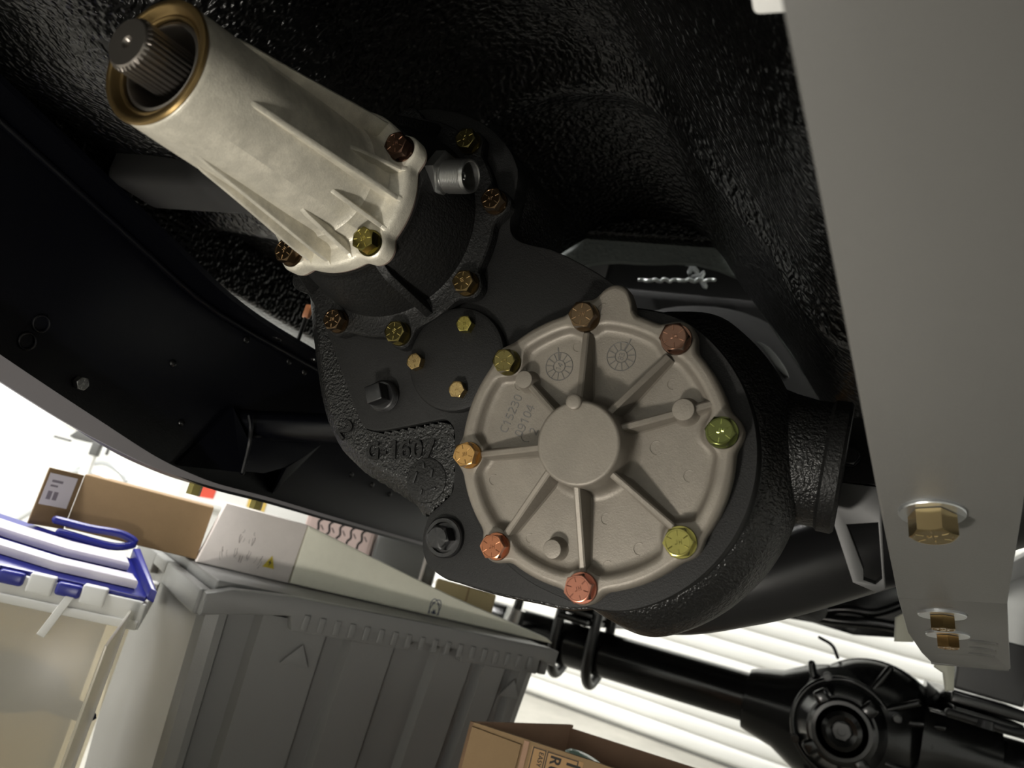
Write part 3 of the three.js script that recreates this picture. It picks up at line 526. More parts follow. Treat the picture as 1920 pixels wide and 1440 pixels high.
  part('drain_plug', join(loft([[0.0115, 0], [0.0115, 0.007], [0.0105, 0.0078]], 0, 0, 40), ...[0, 1, 2].map((k) => loft([[0.0112, 0.001 + k * 0.002], [0.0122, 0.002 + k * 0.002], [0.0112, 0.003 + k * 0.002]], 0, 0, 40)), sq.clone().rotateZ(0.5)).translate(-0.166, 0.0085, 0), M.plug, tc);
  part('fill_plug', join(loft([[0.0145, 0], [0.0145, 0.004], [0.0135, 0.005], [0.011, 0.005], [0.0105, 0.0025]], 0, 0, 48), loft([[(t) => 0.0078 / Math.cos(((t % (Math.PI / 3)) + Math.PI / 3) % (Math.PI / 3) - Math.PI / 6), 0.002], [(t) => 0.0078 / Math.cos(((t % (Math.PI / 3)) + Math.PI / 3) % (Math.PI / 3) - Math.PI / 6), 0.013], [0.007, 0.014]], 0, 0, 36)).translate(-0.0885, -0.082, 0), M.plug, tc);

  // ---- aluminium cover
  const cb = [[-0.0633, 0.0477], [-0.0141, 0.0867], [0.0499, 0.0799], [0.0892, 0.026], [0.0773, -0.0448], [0.0221, -0.0876], [-0.0417, -0.0767], [-0.077, -0.0213]];
  const lug = (t, extra, half) => { let m = 0; for (const [x, y] of cb) { const dx = x - CX, dy = y - CY, a = Math.atan2(dy, dx), r = Math.hypot(dx, dy); let d = Math.abs(((t - a + Math.PI * 3) % (Math.PI * 2)) - Math.PI); const s = r * Math.sin(d); if (d < 1 && s < half) m = Math.max(m, r * Math.cos(d) + Math.sqrt(half * half - s * s)); } return m; };
  const ear = (t) => { const a = 1.6, r = 0.1; const d = Math.abs(((t - a + Math.PI * 3) % (Math.PI * 2)) - Math.PI), s = r * Math.sin(d), h = 0.0125; return d < 1 && s < h ? r * Math.cos(d) + Math.sqrt(h * h - s * s) : 0; };
  const raw = (t) => Math.max(0.0935, lug(t, 0, 0.0128), ear(t));
  const outR = (t) => { let s = 0, w = 0; for (let k = -6; k <= 6; k++) { const g = Math.exp(-(k * k) / 14); s += raw(t + k * 0.012) * g; w += g; } return s / w; };
  const rawIn = (t) => { let m = 0.0825; for (const [x, y] of cb) { const dx = x - CX, dy = y - CY, a = Math.atan2(dy, dx), r = Math.hypot(dx, dy), d = Math.abs(((t - a + Math.PI * 3) % (Math.PI * 2)) - Math.PI), s = r * Math.sin(d), h = 0.0122; if (d < 1 && s < h) m = Math.min(m, r * Math.cos(d) - Math.sqrt(h * h - s * s)); } return m; };
  const inR = (t) => { let s = 0, w = 0; for (let k = -6; k <= 6; k++) { const g = Math.exp(-(k * k) / 12); s += rawIn(t + k * 0.014) * g; w += g; } return s / w; };
  const cover = part('bearing_cover', loft([
    [outR, 0.0005], [outR, 0.0105], [(t) => outR(t) - 0.0006, 0.0125], [(t) => outR(t) - 0.002, 0.0142], [(t) => outR(t) - 0.0042, 0.015], [(t) => outR(t) - 0.0047, 0.015],
    [(t) => inR(t) + 0.004, 0.015], [(t) => inR(t) + 0.0035, 0.015], [(t) => inR(t) + 0.0015, 0.0145], [(t) => inR(t), 0.0125], [(t) => inR(t) - 0.0014, 0.0095], [(t) => inR(t) - 0.0032, 0.0083], [(t) => inR(t) - 0.006, 0.008], [(t) => inR(t) - 0.0066, 0.008],
    [0.05, 0.008], [0.0365, 0.008], [0.036, 0.008], [0.0345, 0.0082], [0.0315, 0.0095], [0.0297, 0.0125], [0.0287, 0.018], [0.0276, 0.034], [0.0268, 0.0352], [0.0258, 0.0356], [0.0252, 0.0356], [0.0246, 0.0356],
  ], CX - 0.0005, CY + 0.001, 400), M.alu, tc, 0.7);
  const pin = (x, y, r, h) => part('pin_boss', loft([[r * 1.35, 0.0078], [r * 1.1, 0.0095], [r * 1.02, h - 0.0008], [r * 0.96, h - 0.0001], [r * 0.88, h]], x, y, 40), M.alu, cover, 0.8);
  pin(-0.0475, 0.0374, 0.0062, 0.0195); pin(0.0636, 0.0356, 0.0071, 0.0195); pin(-0.0023, -0.0688, 0.0062, 0.018);
  part('pin_boss', loft([[0.0056, 0.01], [0.0052, 0.0372], [0.0048, 0.0378], [0.0035, 0.0382]], -0.0021, 0.0265, 40), M.alu, cover, 0.8);
  // webs from the hub to the rim: trapezoid section, sloping down outwards
  const rib = (x0, y0, x1, y1, h0, h1) => {
    const d = Math.hypot(x1 - x0, y1 - y0), a = Math.atan2(y1 - y0, x1 - x0), sec = (s, h) => [[s, -0.0048, 0.0075], [s, -0.0034, 0.0092], [s, -0.0022, h - 0.0008], [s, -0.0012, h], [s, 0.0012, h], [s, 0.0022, h - 0.0008], [s, 0.0034, 0.0092], [s, 0.0048, 0.0075]];
    const n = 12, p = [], ix = []; for (let i = 0; i <= n; i++) { const u = i / n; for (const q of sec(u * d, h0 + (h1 - h0) * u)) p.push(...q); }
    for (let i = 0; i < n; i++) for (let k = 0; k < 7; k++) { const A = i * 8 + k; ix.push(A, A + 8, A + 1, A + 1, A + 8, A + 9); }
    for (let k = 1; k < 7; k++) { ix.push(0, k, k + 1); const e = n * 8; ix.push(e, e + k + 1, e + k); }
    const g = new THREE.BufferGeometry(); g.setAttribute('position', new THREE.Float32BufferAttribute(p, 3)); g.setIndex(ix);
    part('web', g.rotateZ(a).translate(x0, y0, 0), M.alu, cover, 0.5);
  };
  for (const [x0, y0, x1, y1, h0, h1] of [[-0.001, 0.026, -0.0115, 0.076, 0.03, 0.016], [0.019, 0.024, 0.0465, 0.0685, 0.029, 0.016], [0.028, 0.0165, 0.082, 0.0445, 0.026, 0.014], [0.03, -0.0135, 0.0735, -0.0385, 0.029, 0.016], [0.009, -0.026, 0.0205, -0.079, 0.03, 0.016], [-0.012, -0.021, -0.0375, -0.0675, 0.03, 0.016], [-0.021, -0.006, -0.068, -0.0185, 0.029, 0.016], [-0.016, 0.0165, -0.0455, 0.036, 0.026, 0.0165]]) rib(x0, y0, x1, y1, h0, h1);
  // incised writing and mould marks: groove shade is painted on as a darker colour
  const grooveShade = std({ color: lin(0.11, 0.105, 0.098), roughness: 0.7, metalness: 0.2 });
  const wr = (s, size, x, y, a) => part('stamped_number', centredText(s, size, 0.0004, fontThin).rotateZ(a).translate(x, y, 0.0079), grooveShade, cover);
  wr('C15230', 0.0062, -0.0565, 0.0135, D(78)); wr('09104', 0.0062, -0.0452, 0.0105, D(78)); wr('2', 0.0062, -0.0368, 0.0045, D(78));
  const circ = (x, y, r, w = 0.00035, arc = Math.PI * 2, a0 = 0) => new THREE.TorusGeometry(r, w, 5, 40, arc).rotateZ(a0).translate(x, y, 0.0081);
  part('mould_mark', join(circ(-0.041, 0.0005, 0.0042, 0.0003, Math.PI, 2.2)), grooveShade, cover);
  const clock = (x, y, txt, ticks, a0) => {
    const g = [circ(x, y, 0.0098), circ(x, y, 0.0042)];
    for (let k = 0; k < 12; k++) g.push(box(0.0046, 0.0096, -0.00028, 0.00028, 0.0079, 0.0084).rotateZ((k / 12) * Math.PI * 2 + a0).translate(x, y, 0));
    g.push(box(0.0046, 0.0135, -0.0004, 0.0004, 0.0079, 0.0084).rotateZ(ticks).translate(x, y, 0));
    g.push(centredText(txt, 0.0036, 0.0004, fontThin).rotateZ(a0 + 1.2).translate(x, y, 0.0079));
    part('date_stamp', join(g), grooveShade, cover);
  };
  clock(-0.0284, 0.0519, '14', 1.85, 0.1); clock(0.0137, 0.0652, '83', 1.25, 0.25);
  for (const [x, y, r] of [[-0.018, 0.0675, 0.0035], [0.0515, 0.052, 0.0035], [0.0495, 0.0095, 0.0044], [0.0735, -0.004, 0.0038], [0.0265, -0.042, 0.0036], [0.0515, -0.0555, 0.0038], [0.034, -0.0715, 0.0038], [-0.0225, -0.0665, 0.003], [-0.058, -0.034, 0.0036], [-0.0545, 0.0345, 0.0038], [-0.0035, 0.094, 0.0038]])
    part('ejector_mark', circ(x, y, r, 0.00028, 3.6, 1.3).translate(0, 0, y > 0.09 ? 0.0071 : 0), M.alu, cover);
  [['m', P.olive, 0.2], ['l', P.dark, 0.1], ['l', P.brown, 0.25], ['l', P.green, 0.05], ['lEven', P.lime, 0.3], ['lEven', P.pink, 0.5], ['mEven', P.copper, 0.2], ['mEven', P.amber, 0.45]].forEach(([k, m, a], i) => bolt(k, m, cb[i][0], cb[i][1], 0.0148, a, cover));

  // ---- black adapter housing between case and tail
  const ab = [[-107.1, 0.087], [-68.6, 0.0915], [-26.7, 0.0905], [14.7, 0.0915], [51.8, 0.0885], [95, 0.089], [138, 0.089], [180, 0.089], [-145, 0.089]];
  const flangeR = (R0, list, half) => { const raw2 = (t) => { let m = R0; for (const [deg, r] of list) { const d = Math.abs(((t - D(deg) + Math.PI * 5) % (Math.PI * 2)) - Math.PI), s = r * Math.sin(d); if (d < 1 && s < half) m = Math.max(m, r * Math.cos(d) + Math.sqrt(half * half - s * s)); } return m; }; return (t) => { let s = 0, w = 0; for (let k = -5; k <= 5; k++) { const g = Math.exp(-(k * k) / 10); s += raw2(t + k * 0.014) * g; w += g; } return s / w; }; };
  const aR = flangeR(0.0905, ab, 0.0115);
  const adapter = part('adapter_housing', loft([[aR, 0.0005], [aR, 0.009], [(t) => aR(t) - 0.0012, 0.0105], [(t) => aR(t) - 0.003, 0.011], [0.079, 0.011], [0.0755, 0.013], [0.074, 0.02], [0.068, 0.045], [0.0625, 0.06], [0.0605, 0.0655], [0.0605, 0.069]], TX, TY, 300), M.castSmooth, tc, 0.6);
  for (const a of [-51, -135, 75, 160]) { const c = Math.cos(D(a)), s = Math.sin(D(a)); part('gusset', prism([[0.06, 0.066], [0.07, 0.058], [0.087, 0.014], [0.087, 0.01], [0.06, 0.01]], -0.0032, 0.0032, 0.001).rotateX(Math.PI / 2).rotateZ(D(a)).translate(TX, TY, 0), M.castSmooth, adapter); }
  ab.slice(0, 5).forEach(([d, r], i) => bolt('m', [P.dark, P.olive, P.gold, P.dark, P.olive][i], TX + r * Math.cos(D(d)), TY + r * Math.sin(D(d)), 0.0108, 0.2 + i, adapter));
  // ---- speedometer sender fitting on the adapter
  {
    const g = new THREE.Group(), hexR = (t) => 0.0155 / Math.cos(((t % (Math.PI / 3)) + Math.PI / 3) % (Math.PI / 3) - Math.PI / 6);
    const xf = (geo) => geo.applyMatrix4(new THREE.Matrix4().makeRotationY(Math.PI / 2 - 0.12).setPosition(-0.1365, 0.169, 0.046));
    const hex = part('sender_fitting', xf(join(loft([[0.012, -0.02], [0.012, 0.0], [hexR, 0.0005], [hexR, 0.0088], [0.0145, 0.0098], [0.0115, 0.0098]], 0, 0, 72))), M.bare, tc, 0.5);
    const th = [[0.0117, 0.0095]]; for (let k = 0; k < 11; k++) th.push([0.0122, 0.0106 + k * 0.0014], [0.0115, 0.0113 + k * 0.0014]);
    th.push([0.012, 0.0268], [0.0115, 0.0295], [0.0105, 0.0295], [0.0098, 0.0288], [0.0095, 0.012]);
    part('threaded_nipple', xf(loft(th, 0, 0, 48)), M.bare, hex, 0.5);
    part('drive_pin', xf(loft([[0.0032, 0.012], [0.0032, 0.0225], [0.0026, 0.023], [0.0018, 0.0222], [0.0018, 0.015]], 0, 0, 24)), M.bare, hex, 0.5);
  }
  // ---- aluminium tail housing
  const tb = [[31, 0.0565], [-43, 0.0565], [-113, 0.0565], [174, 0.0565], [102, 0.0565]];
  const tR = flangeR(0.0592, tb, 0.0118);
  part('gasket', loft([[(t) => tR(t) - 0.0006, 0.0688], [(t) => tR(t) - 0.0004, 0.0712]], TX, TY, 200), M.gasket, tc);
  const tail = part('tail_housing', loft([
    [tR, 0.0712], [tR, 0.08], [(t) => tR(t) - 0.0012, 0.0826], [(t) => tR(t) - 0.0034, 0.084], [0.0475, 0.0842], [0.0455, 0.0855], [0.044, 0.089], [0.0434, 0.1], [0.0418, 0.102], [0.041, 0.106],
    [0.0402, 0.13], [0.038, 0.17], [0.0362, 0.21], [0.0348, 0.2355], [0.0344, 0.238], [0.0335, 0.239], [0.031, 0.239], [0.0305, 0.2375], [0.0302, 0.2],
  ], TX, TY, 300), M.aluTail, tc, 0.6);
  const fin = (deg, w1, hgt, wid) => { // thin fin whose height grows towards the flange
    const base = (w) => 0.0344 + (0.0425 - 0.0344) * Math.min(1, Math.max(0, (0.238 - w) / 0.132)) - 0.0006;
    const pr = [[base(w1) - 0.001, w1]]; const n = 8; for (let i = 1; i <= n; i++) { const u = i / n, w = w1 - (w1 - 0.0855) * u; pr.push([Math.min(base(w) + 0.001 + hgt * u ** 1.2, 0.0578), w]); }
    pr.push([0.0578, 0.0835], [0.034, 0.0835], [0.033, w1 - 0.002]);
    const g = prism(pr, -wid / 2, wid / 2, wid * 0.22).rotateX(Math.PI / 2); // radial in x, axial in z
    part('fin', g.rotateZ(D(deg)).translate(TX, TY, 0), M.aluTail, tail, 0.5);
  };
  for (const [d, w1, h, wd] of [[-6, 0.215, 0.013, 0.0034], [-29, 0.128, 0.012, 0.0032], [-61, 0.133, 0.012, 0.0034], [-79, 0.215, 0.013, 0.0032], [-96, 0.205, 0.013, 0.0034], [16, 0.125, 0.012, 0.0032], [58, 0.22, 0.014, 0.0036], [84, 0.13, 0.012, 0.0032], [128, 0.21, 0.013, 0.0034], [150, 0.13, 0.012, 0.0032], [-130, 0.13, 0.012, 0.0032], [-155, 0.21, 0.013, 0.0034]]) fin(d, w1, h, wd);
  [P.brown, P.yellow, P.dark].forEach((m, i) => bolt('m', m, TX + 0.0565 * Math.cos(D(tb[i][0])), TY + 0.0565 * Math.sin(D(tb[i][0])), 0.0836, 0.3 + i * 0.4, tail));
  // oil seal in the mouth of the tail housing
  const seal = part('oil_seal', loft([[0.0345, 0.2385], [0.0352, 0.2398], [0.0345, 0.2412], [0.0325, 0.2418], [0.0308, 0.241], [0.0296, 0.2385], [0.0285, 0.2375], [0.0272, 0.238], [0.0262, 0.2375], [0.0256, 0.234], [0.0254, 0.21]], TX, TY, 120, false, false), M.brassSeal, tc, 0.8);
  part('bore_sleeve', loft([[0.0253, 0.236], [0.0235, 0.2365], [0.0228, 0.235], [0.0225, 0.19], [0.005, 0.19]], TX, TY, 90, false, true), M.steel, seal);
  // splined output shaft
  const NS = 31, spl = (R) => (t) => R + 0.0007 * (Math.cos(t * NS) > 0 ? 1 : -1) * Math.min(1, Math.abs(Math.cos(t * NS)) * 2.5);
  part('output_shaft', loft([[0.0138, 0.18], [spl(0.0138), 0.181], [spl(0.0138), 0.2555], [0.0131, 0.2572], [0.0124, 0.258], [0.0034, 0.258], [0.0028, 0.2574], [0.0016, 0.2545]], TX, TY, 620), M.steel, tc, 0.4);
}
// ================================================================ things stored beside the truck
// label or print on a flat sheet: plane w x h, lower left corner at the origin
function decal(name, w, h, tex, parent, m, rough = 0.7, alpha = null) {
  const g = new THREE.BoxGeometry(w, h, 0.0005).translate(w / 2, h / 2, 0);
  const mats = std(alpha ? { color: tex, roughness: rough, alphaMap: alpha, transparent: true } : { map: tex, roughness: rough });
  const mesh = part(name, g, mats, parent, 0.5, true); mesh.applyMatrix4(m); return mesh;
}
const stencil = (w, h, draw) => { const t = canvasTexture(w, h, (c) => { c.fillStyle = '#000'; c.fillRect(0, 0, w, h); c.fillStyle = c.strokeStyle = '#fff'; draw(c, w, h); }); t.colorSpace = THREE.NoColorSpace; return t; };
{ // black ribbed storage tote
  const t = thing('storage_tote', 'large black plastic storage tote with vertical ribs and a notched rim', 'storage tote');
  place(t, uprightFrame([-0.681, 0, -0.718], [0.5, -0.866]));
  const L = 0.535, Dp = 0.42, H = 0.41;
  // outline seen from above, front edge along x with shallow channels
  const ring = (s, y) => {
    const pts = [], inset = 0.03 * s, x0 = inset + 0.006, x1 = L - inset - 0.006, z0 = -inset - 0.008, z1 = -Dp + inset;
    const ch = [[0.03, 0.075], [0.165, 0.205], [0.27, 0.345], [0.405, 0.43], [0.47, 0.5]];
    const push = (x, z) => pts.push(V(x, y, z));
    const sx = (x) => x0 + (x / L) * (x1 - x0);
    push(x0, z0 - 0.02); push(x0 + 0.006, z0 - 0.006); push(x0 + 0.02, z0);
    for (const [a, b] of ch) { push(sx(a), z0); push(sx(a) + 0.006, z0 - 0.014); push(sx(b) - 0.006, z0 - 0.014); push(sx(b), z0); }
    push(x1 - 0.02, z0); push(x1 - 0.006, z0 - 0.006); push(x1, z0 - 0.02); push(x1, z1); push(x0, z1);
    return pts;
  };
  const rs = [ring(1, 0.0), ring(0.95, 0.006), ring(0, H - 0.01)], n = rs[0].length, pos = [], idx = [];
  rs.forEach((r) => r.forEach((p) => pos.push(p.x, p.y, p.z)));
  for (let i = 0; i < 2; i++) for (let j = 0; j < n; j++) { const k = (j + 1) % n; idx.push(i * n + j, i * n + k, i * n + n + j, i * n + k, i * n + n + k, i * n + n + j); }
  const tri = THREE.ShapeUtils.triangulateShape(rs[0].map((p) => new THREE.Vector2(p.x, -p.z)), []);
  for (const [a, b, c] of tri) { idx.push(a, c, b); idx.push(2 * n + a, 2 * n + b, 2 * n + c); }
  const g = new THREE.BufferGeometry(); g.setAttribute('position', new THREE.Float32BufferAttribute(pos, 3)); g.setIndex(idx);
  part('body', g, M.tote, t, 0.4);
  part('rim', join(
    prism([[0, 0.413], [0, 0.388], [0.05, 0.397], [0.108, 0.405], [0.115, 0.388], [0.284, 0.389], [0.286, 0.401], [0.365, 0.402], [0.373, 0.387], [0.513, 0.387], [0.514, 0.408], [0.545, 0.402], [0.547, 0.425], [0.53, 0.428], [0.3, 0.429], [0.11, 0.428], [0.03, 0.423]], -0.014, 0.006, 0.002),
    rbox(-0.004, 0.012, 0.385, 0.415, -0.2, -0.01, 0.003), rbox(-0.004, 0.012, 0.398, 0.415, -0.28, -0.2, 0.003), rbox(-0.004, 0.012, 0.385, 0.415, -Dp, -0.28, 0.003), rbox(0.53, 0.546, 0.385, 0.415, -Dp, -0.01, 0.003), rbox(0, 0.545, 0.385, 0.415, -Dp - 0.008, -Dp + 0.008, 0.003)), M.tote, t);
  for (let k = 0; k < 18; k++) part('rim_tooth', rbox(0.125 + k * 0.0215, 0.133 + k * 0.0215, 0.392, 0.41, 0.004, 0.0085, 0.001), M.tote, t);
  part('lid_panel', rbox(0.014, 0.528, 0.405, 0.4275, -Dp + 0.01, -0.016, 0.003), M.tote, t);
  for (const x of [0.14, 0.485]) part('moulded_triangle', prism([[x, 0.372], [x + 0.016, 0.345], [x - 0.022, 0.347]], -0.009, -0.005, 0.0005), M.tote, t);
}
{ // long white carton: short lilac-grey end and tapering cream side
  const t = thing('white_carton', 'long off-white carton lying on the black tote and tapering to one end', 'carton');
  place(t, uprightFrame([-0.712, 0.413, -0.9], [0.279, -0.345]));
  const cream = part('long_side', prism([[0, 0.0155], [0, 0.099], [0.1, 0.079], [0.25, 0.05], [0.43, 0.022], [0.442, 0.0155]], -0.03, 0, 0.004), M.cream, t);
  const end = part('end_panel', prism([[-0.128, 0.0155], [-0.002, 0.0155], [0.0, 0.099], [-0.115, 0.1]], -0.03, 0, 0.002).rotateY(-0.03).translate(0, 0, 0), M.lilac, t);
  const turn = (x, y, z) => new THREE.Matrix4().makeRotationY(-0.03).setPosition(x, y, z);
  part('warning_sticker', prism([[0, 0.0], [0.016, 0], [0.0085, 0.017]], 0, 0.0004), std({ color: lin(0.55, 0.43, 0.03), roughness: 0.6 }), t).applyMatrix4(turn(-0.043, 0.03, 0.0002));
  part('warning_bolt', prism([[0.009, 0.0125], [0.0055, 0.0065], [0.008, 0.007], [0.007, 0.002], [0.0105, 0.008], [0.0085, 0.0078]], 0, 0.0003), M.plug, t).applyMatrix4(turn(-0.043, 0.03, 0.0007));
  decal('scuff_marks', 0.075, 0.06, lin(0.2, 0.14, 0.13), t, turn(-0.112, 0.022, 0.0003), 0.8, stencil(512, 410, (c) => { seed = 99; c.lineCap = 'round'; for (let k = 0; k < 16; k++) { const x = 120 + rnd() * 330, y = k < 4 ? 40 + rnd() * 120 : 230 + rnd() * 90; c.lineWidth = 2 + rnd() * 4; c.globalAlpha = 0.35 + rnd() * 0.5; c.beginPath(); c.moveTo(x, y); c.quadraticCurveTo(x + rnd() * 14 - 4, y + 24, x - rnd() * 20, y + 30 + rnd() * 50); c.stroke(); } }));
  decal('oval_logo', 0.026, 0.026, lin(0.012, 0.023, 0.085), t, new THREE.Matrix4().setPosition(0.21, 0.018, 0.0003), 0.7, stencil(256, 256, (c) => { c.lineWidth = 11; c.beginPath(); c.ellipse(128, 190, 75, 165, 0.25, 0, 7); c.stroke(); c.font = 'bold 46px sans-serif'; c.save(); c.translate(150, 120); c.rotate(0.3); c.fillText('AS', -20, -20); c.restore(); c.lineWidth = 12; c.beginPath(); c.moveTo(90, 245); c.lineTo(140, 190); c.lineTo(128, 240); c.lineTo(170, 215); c.stroke(); }));
}
{ // closed brown carton, its long face in the shade
  const t = thing('brown_carton', 'closed brown cardboard carton with a white address label on its end', 'carton');
  place(t, uprightFrame([-0.922, 0.43, -0.694], [0.117, -0.12]));
  const skew = new THREE.Matrix4();
  part('box', rbox(0, 0.166, 0, 0.072, -0.062, 0, 0.002), M.card, t);
  const flap = part('flap', rbox(-0.046, 0, -0.002, 0.07, -0.0025, 0, 0.0008).rotateY(0.65), M.card, t);
  const lab = canvasTexture(128, 128, (c, w, h) => { c.fillStyle = '#e4dfe4'; c.fillRect(0, 0, w, h); c.fillStyle = '#8d858e'; c.fillRect(20, 24, 50, 10); c.fillRect(20, 44, 34, 8); c.fillRect(20, 70, 20, 34); c.fillRect(48, 70, 20, 34); });
  decal('address_label', 0.036, 0.04, lab, t, new THREE.Matrix4().makeRotationY(0.65).multiply(new THREE.Matrix4().setPosition(-0.043, 0.024, 0.0005)));
}
{ // open carton on the floor
  const t = thing('open_carton', 'open brown cardboard carton with bold black print standing on the floor', 'carton');
  place(t, uprightFrame([-0.369, 0, -0.848], [0.158, -0.042]));
  const W = 0.3, Dp = 0.166, H = 0.36, k = 0.004; // pushed out of square, the walls lean along x
  const skew = (g) => g.applyMatrix4(new THREE.Matrix4().set(1, 0, -0.622, 0, 0, 1, 0, 0, 0, 0, 1, 0, 0, 0, 0, 1));
  part('wall', box(0, W, 0, H, -k, 0), M.card, t); part('wall', skew(box(0, W, 0, H - 0.004, -Dp, -Dp + k)), M.cardIn, t);
  part('wall', skew(box(0, k, 0, H, -Dp, 0)), M.cardIn, t); part('wall', skew(box(W - k, W, 0, H, -Dp, 0)), M.cardIn, t);
  part('bottom', skew(box(0, W, 0, k, -Dp, 0)), M.cardIn, t);
  part('folded_flap', prism([[0.004, 0.06], [0.004, 0.356], [0.062, 0.354], [0.06, 0.06]], 0.0005, 0.004, 0.001), M.card, t);
  part('tape', rbox(0.064, 0.07, 0.06, 0.359, 0.0002, 0.0012, 0.0004), M.cardIn, t);
  const pr = canvasTexture(256, 512, (c, w, h) => { c.fillStyle = '#a88459'; c.fillRect(0, 0, w, h); c.fillStyle = '#1c1a17'; c.save(); c.translate(178, 14); c.rotate(Math.PI / 2); c.font = 'bold 96px sans-serif'; c.fillText('N', 0, 0); c.restore(); c.save(); c.translate(98, 8); c.rotate(Math.PI / 2); c.font = 'bold 74px sans-serif'; c.fillText('RU', 0, 0); c.restore(); c.save(); c.translate(40, 14); c.rotate(Math.PI / 2); c.font = 'bold 30px sans-serif'; c.fillText('EASY', 0, 0); c.restore(); c.strokeStyle = '#2a2723'; c.lineWidth = 5; c.strokeRect(8, 4, 62, 520); c.strokeRect(80, 4, 150, 520); });
  decal('printed_panel', 0.058, 0.116, pr, t, new THREE.Matrix4().setPosition(0.074, 0.24, 0.0004));
  part('green_bag', new THREE.IcosahedronGeometry(0.028, 1).scale(1.0, 0.3, 0.8).rotateZ(-0.2).translate(0.135, 0.346, -0.05), std({ color: lin(0.35, 0.5, 0.42), roughness: 0.15 }), t, 0.3);
}
{ // frosted attached-lid container with blue lid flaps
  const t = thing('lidded_container', 'frosted plastic container with blue hinged lid flaps', 'container');
  place(t, uprightFrame([-0.747, 0, -0.692], [0.71, -0.704]));
  const w0 = 0.36, Dp = 0.2;
  const wallF = (y) => 0.012 * (1 - y / 0.36);
  const fw = prism([[-w0 + 0.02, 0.004], [-0.024, 0.004], [-0.006, 0.372], [-w0, 0.372]], -0.005, -0.002, 0.001);
  part('front_panel', fw, M.frosted, t);
  part('side_panel', prism([[0, 0.004], [-Dp, 0.004], [-Dp, 0.372], [0, 0.372]].map(([a, b]) => [a - 0.004, b]), 0, 0.003, 0.0008).rotateY(-Math.PI / 2).rotateY(Math.PI).translate(-0.008, 0, 0), M.frosted, t);
  part('back_panel', box(-w0, -0.01, 0.004, 0.37, -Dp - 0.004, -Dp), M.frosted, t);
  part('side_panel', box(-w0, -w0 + 0.003, 0.004, 0.37, -Dp, -0.004), M.frosted, t);
  part('base', box(-w0 + 0.01, -0.02, 0, 0.005, -Dp, -0.006), M.frosted, t);
  part('rim', join(rbox(-w0, 0.006, 0.352, 0.362, -0.006, 0.01, 0.002), rbox(-w0, 0.004, 0.36, 0.384, -0.004, 0.006, 0.002), rbox(-0.004, 0.008, 0.352, 0.382, -Dp, 0.006, 0.002)), M.frostRim, t);
  for (const x of [-0.165, -0.105, -0.05]) part('hinge_bracket', rbox(x - 0.013, x + 0.014, 0.368, 0.39, -0.004, 0.011, 0.003), M.frostRim, t);
  part('label_strip', rbox(-0.0045, 0.0045, -0.035, 0.02, 0, 0.002, 0.0008).rotateZ(-0.3).translate(-0.076, 0.36, 0.009), M.frostRim, t);
  for (const x of [-0.136, -0.0765]) part('hinge_tab', rbox(x - 0.013, x + 0.014, 0.372, 0.387, 0.0, 0.012, 0.004), M.blue, t);
  // lid flap leaning back, ribbed, with a looped handle
  const lean = (g) => g.rotateX(-1.22).translate(0, 0.386, 0);
  const flap = part('lid_flap', lean(prism([[-0.34, 0.0], [0.004, 0.0], [0.006, 0.008], [-0.03, 0.085], [-0.06, 0.095], [-0.34, 0.15]], -0.003, 0.003, 0.001)), M.blue, t);
  const slat = (y0, y1, x1, bend) => lean(prism([[-0.34, y0 + bend], [-0.16, y0 + 0.01], [-0.1, y0], [x1, y0], [x1 - 0.01, y1], [-0.1, y1], [-0.16, y1 + 0.01], [-0.34, y1 + bend]], 0.003, 0.015, 0.003));
  const lilac = std({ color: lin(0.58, 0.55, 0.63), roughness: 0.35 });
  part('lid_rib', slat(0.012, 0.028, -0.01, 0.04), lilac, flap); part('lid_rib', slat(0.05, 0.072, -0.028, 0.045), lilac, flap);
  part('lid_edge', lean(prism([[0.006, 0.0], [0.014, -0.004], [-0.025, 0.092], [-0.033, 0.088]], 0.0, 0.016, 0.002)), M.blue, flap);
  part('lid_handle', lean(tube([V(-0.13, 0.105, 0.02), V(-0.09, 0.1, 0.022), V(-0.05, 0.1, 0.024), V(-0.034, 0.098, 0.018), V(-0.05, 0.09, 0.012), V(-0.12, 0.095, 0.01)], 0.005, 60, 10)), M.blue, flap);
  // wrapped things showing through the wall
  const inF = uprightFrame([-0.747, 0, -0.692], [0.71, -0.704]);
  const inside = (name, label, cat, g, col) => { const m = part(name, g, std({ color: lin(...col), roughness: 0.7 }), scene, 0.9); m.applyMatrix4(inF); tag(m, label, cat); };
  inside('blue_cloth', 'folded dark blue cloth seen through the frosted container wall', 'cloth', join(new THREE.IcosahedronGeometry(0.06, 3).scale(1.5, 0.55, 0.3).translate(-0.13, 0.262, -0.027), new THREE.IcosahedronGeometry(0.03, 3).scale(1.6, 0.4, 0.5).rotateZ(-0.2).translate(-0.05, 0.252, -0.026)), [0.02, 0.025, 0.06]);
  inside('cream_bag', 'cream paper bag seen through the frosted container wall', 'bag', rbox(-0.3, -0.035, 0.008, 0.345, -0.15, -0.048, 0.02), [0.72, 0.6, 0.4]);
  part('printed_script', centredText('lo.', 0.03, 0.0006).rotateZ(0.1).translate(-0.155, 0.205, -0.0082), std({ color: lin(0.4, 0.05, 0.04), roughness: 0.6 }), t);
}
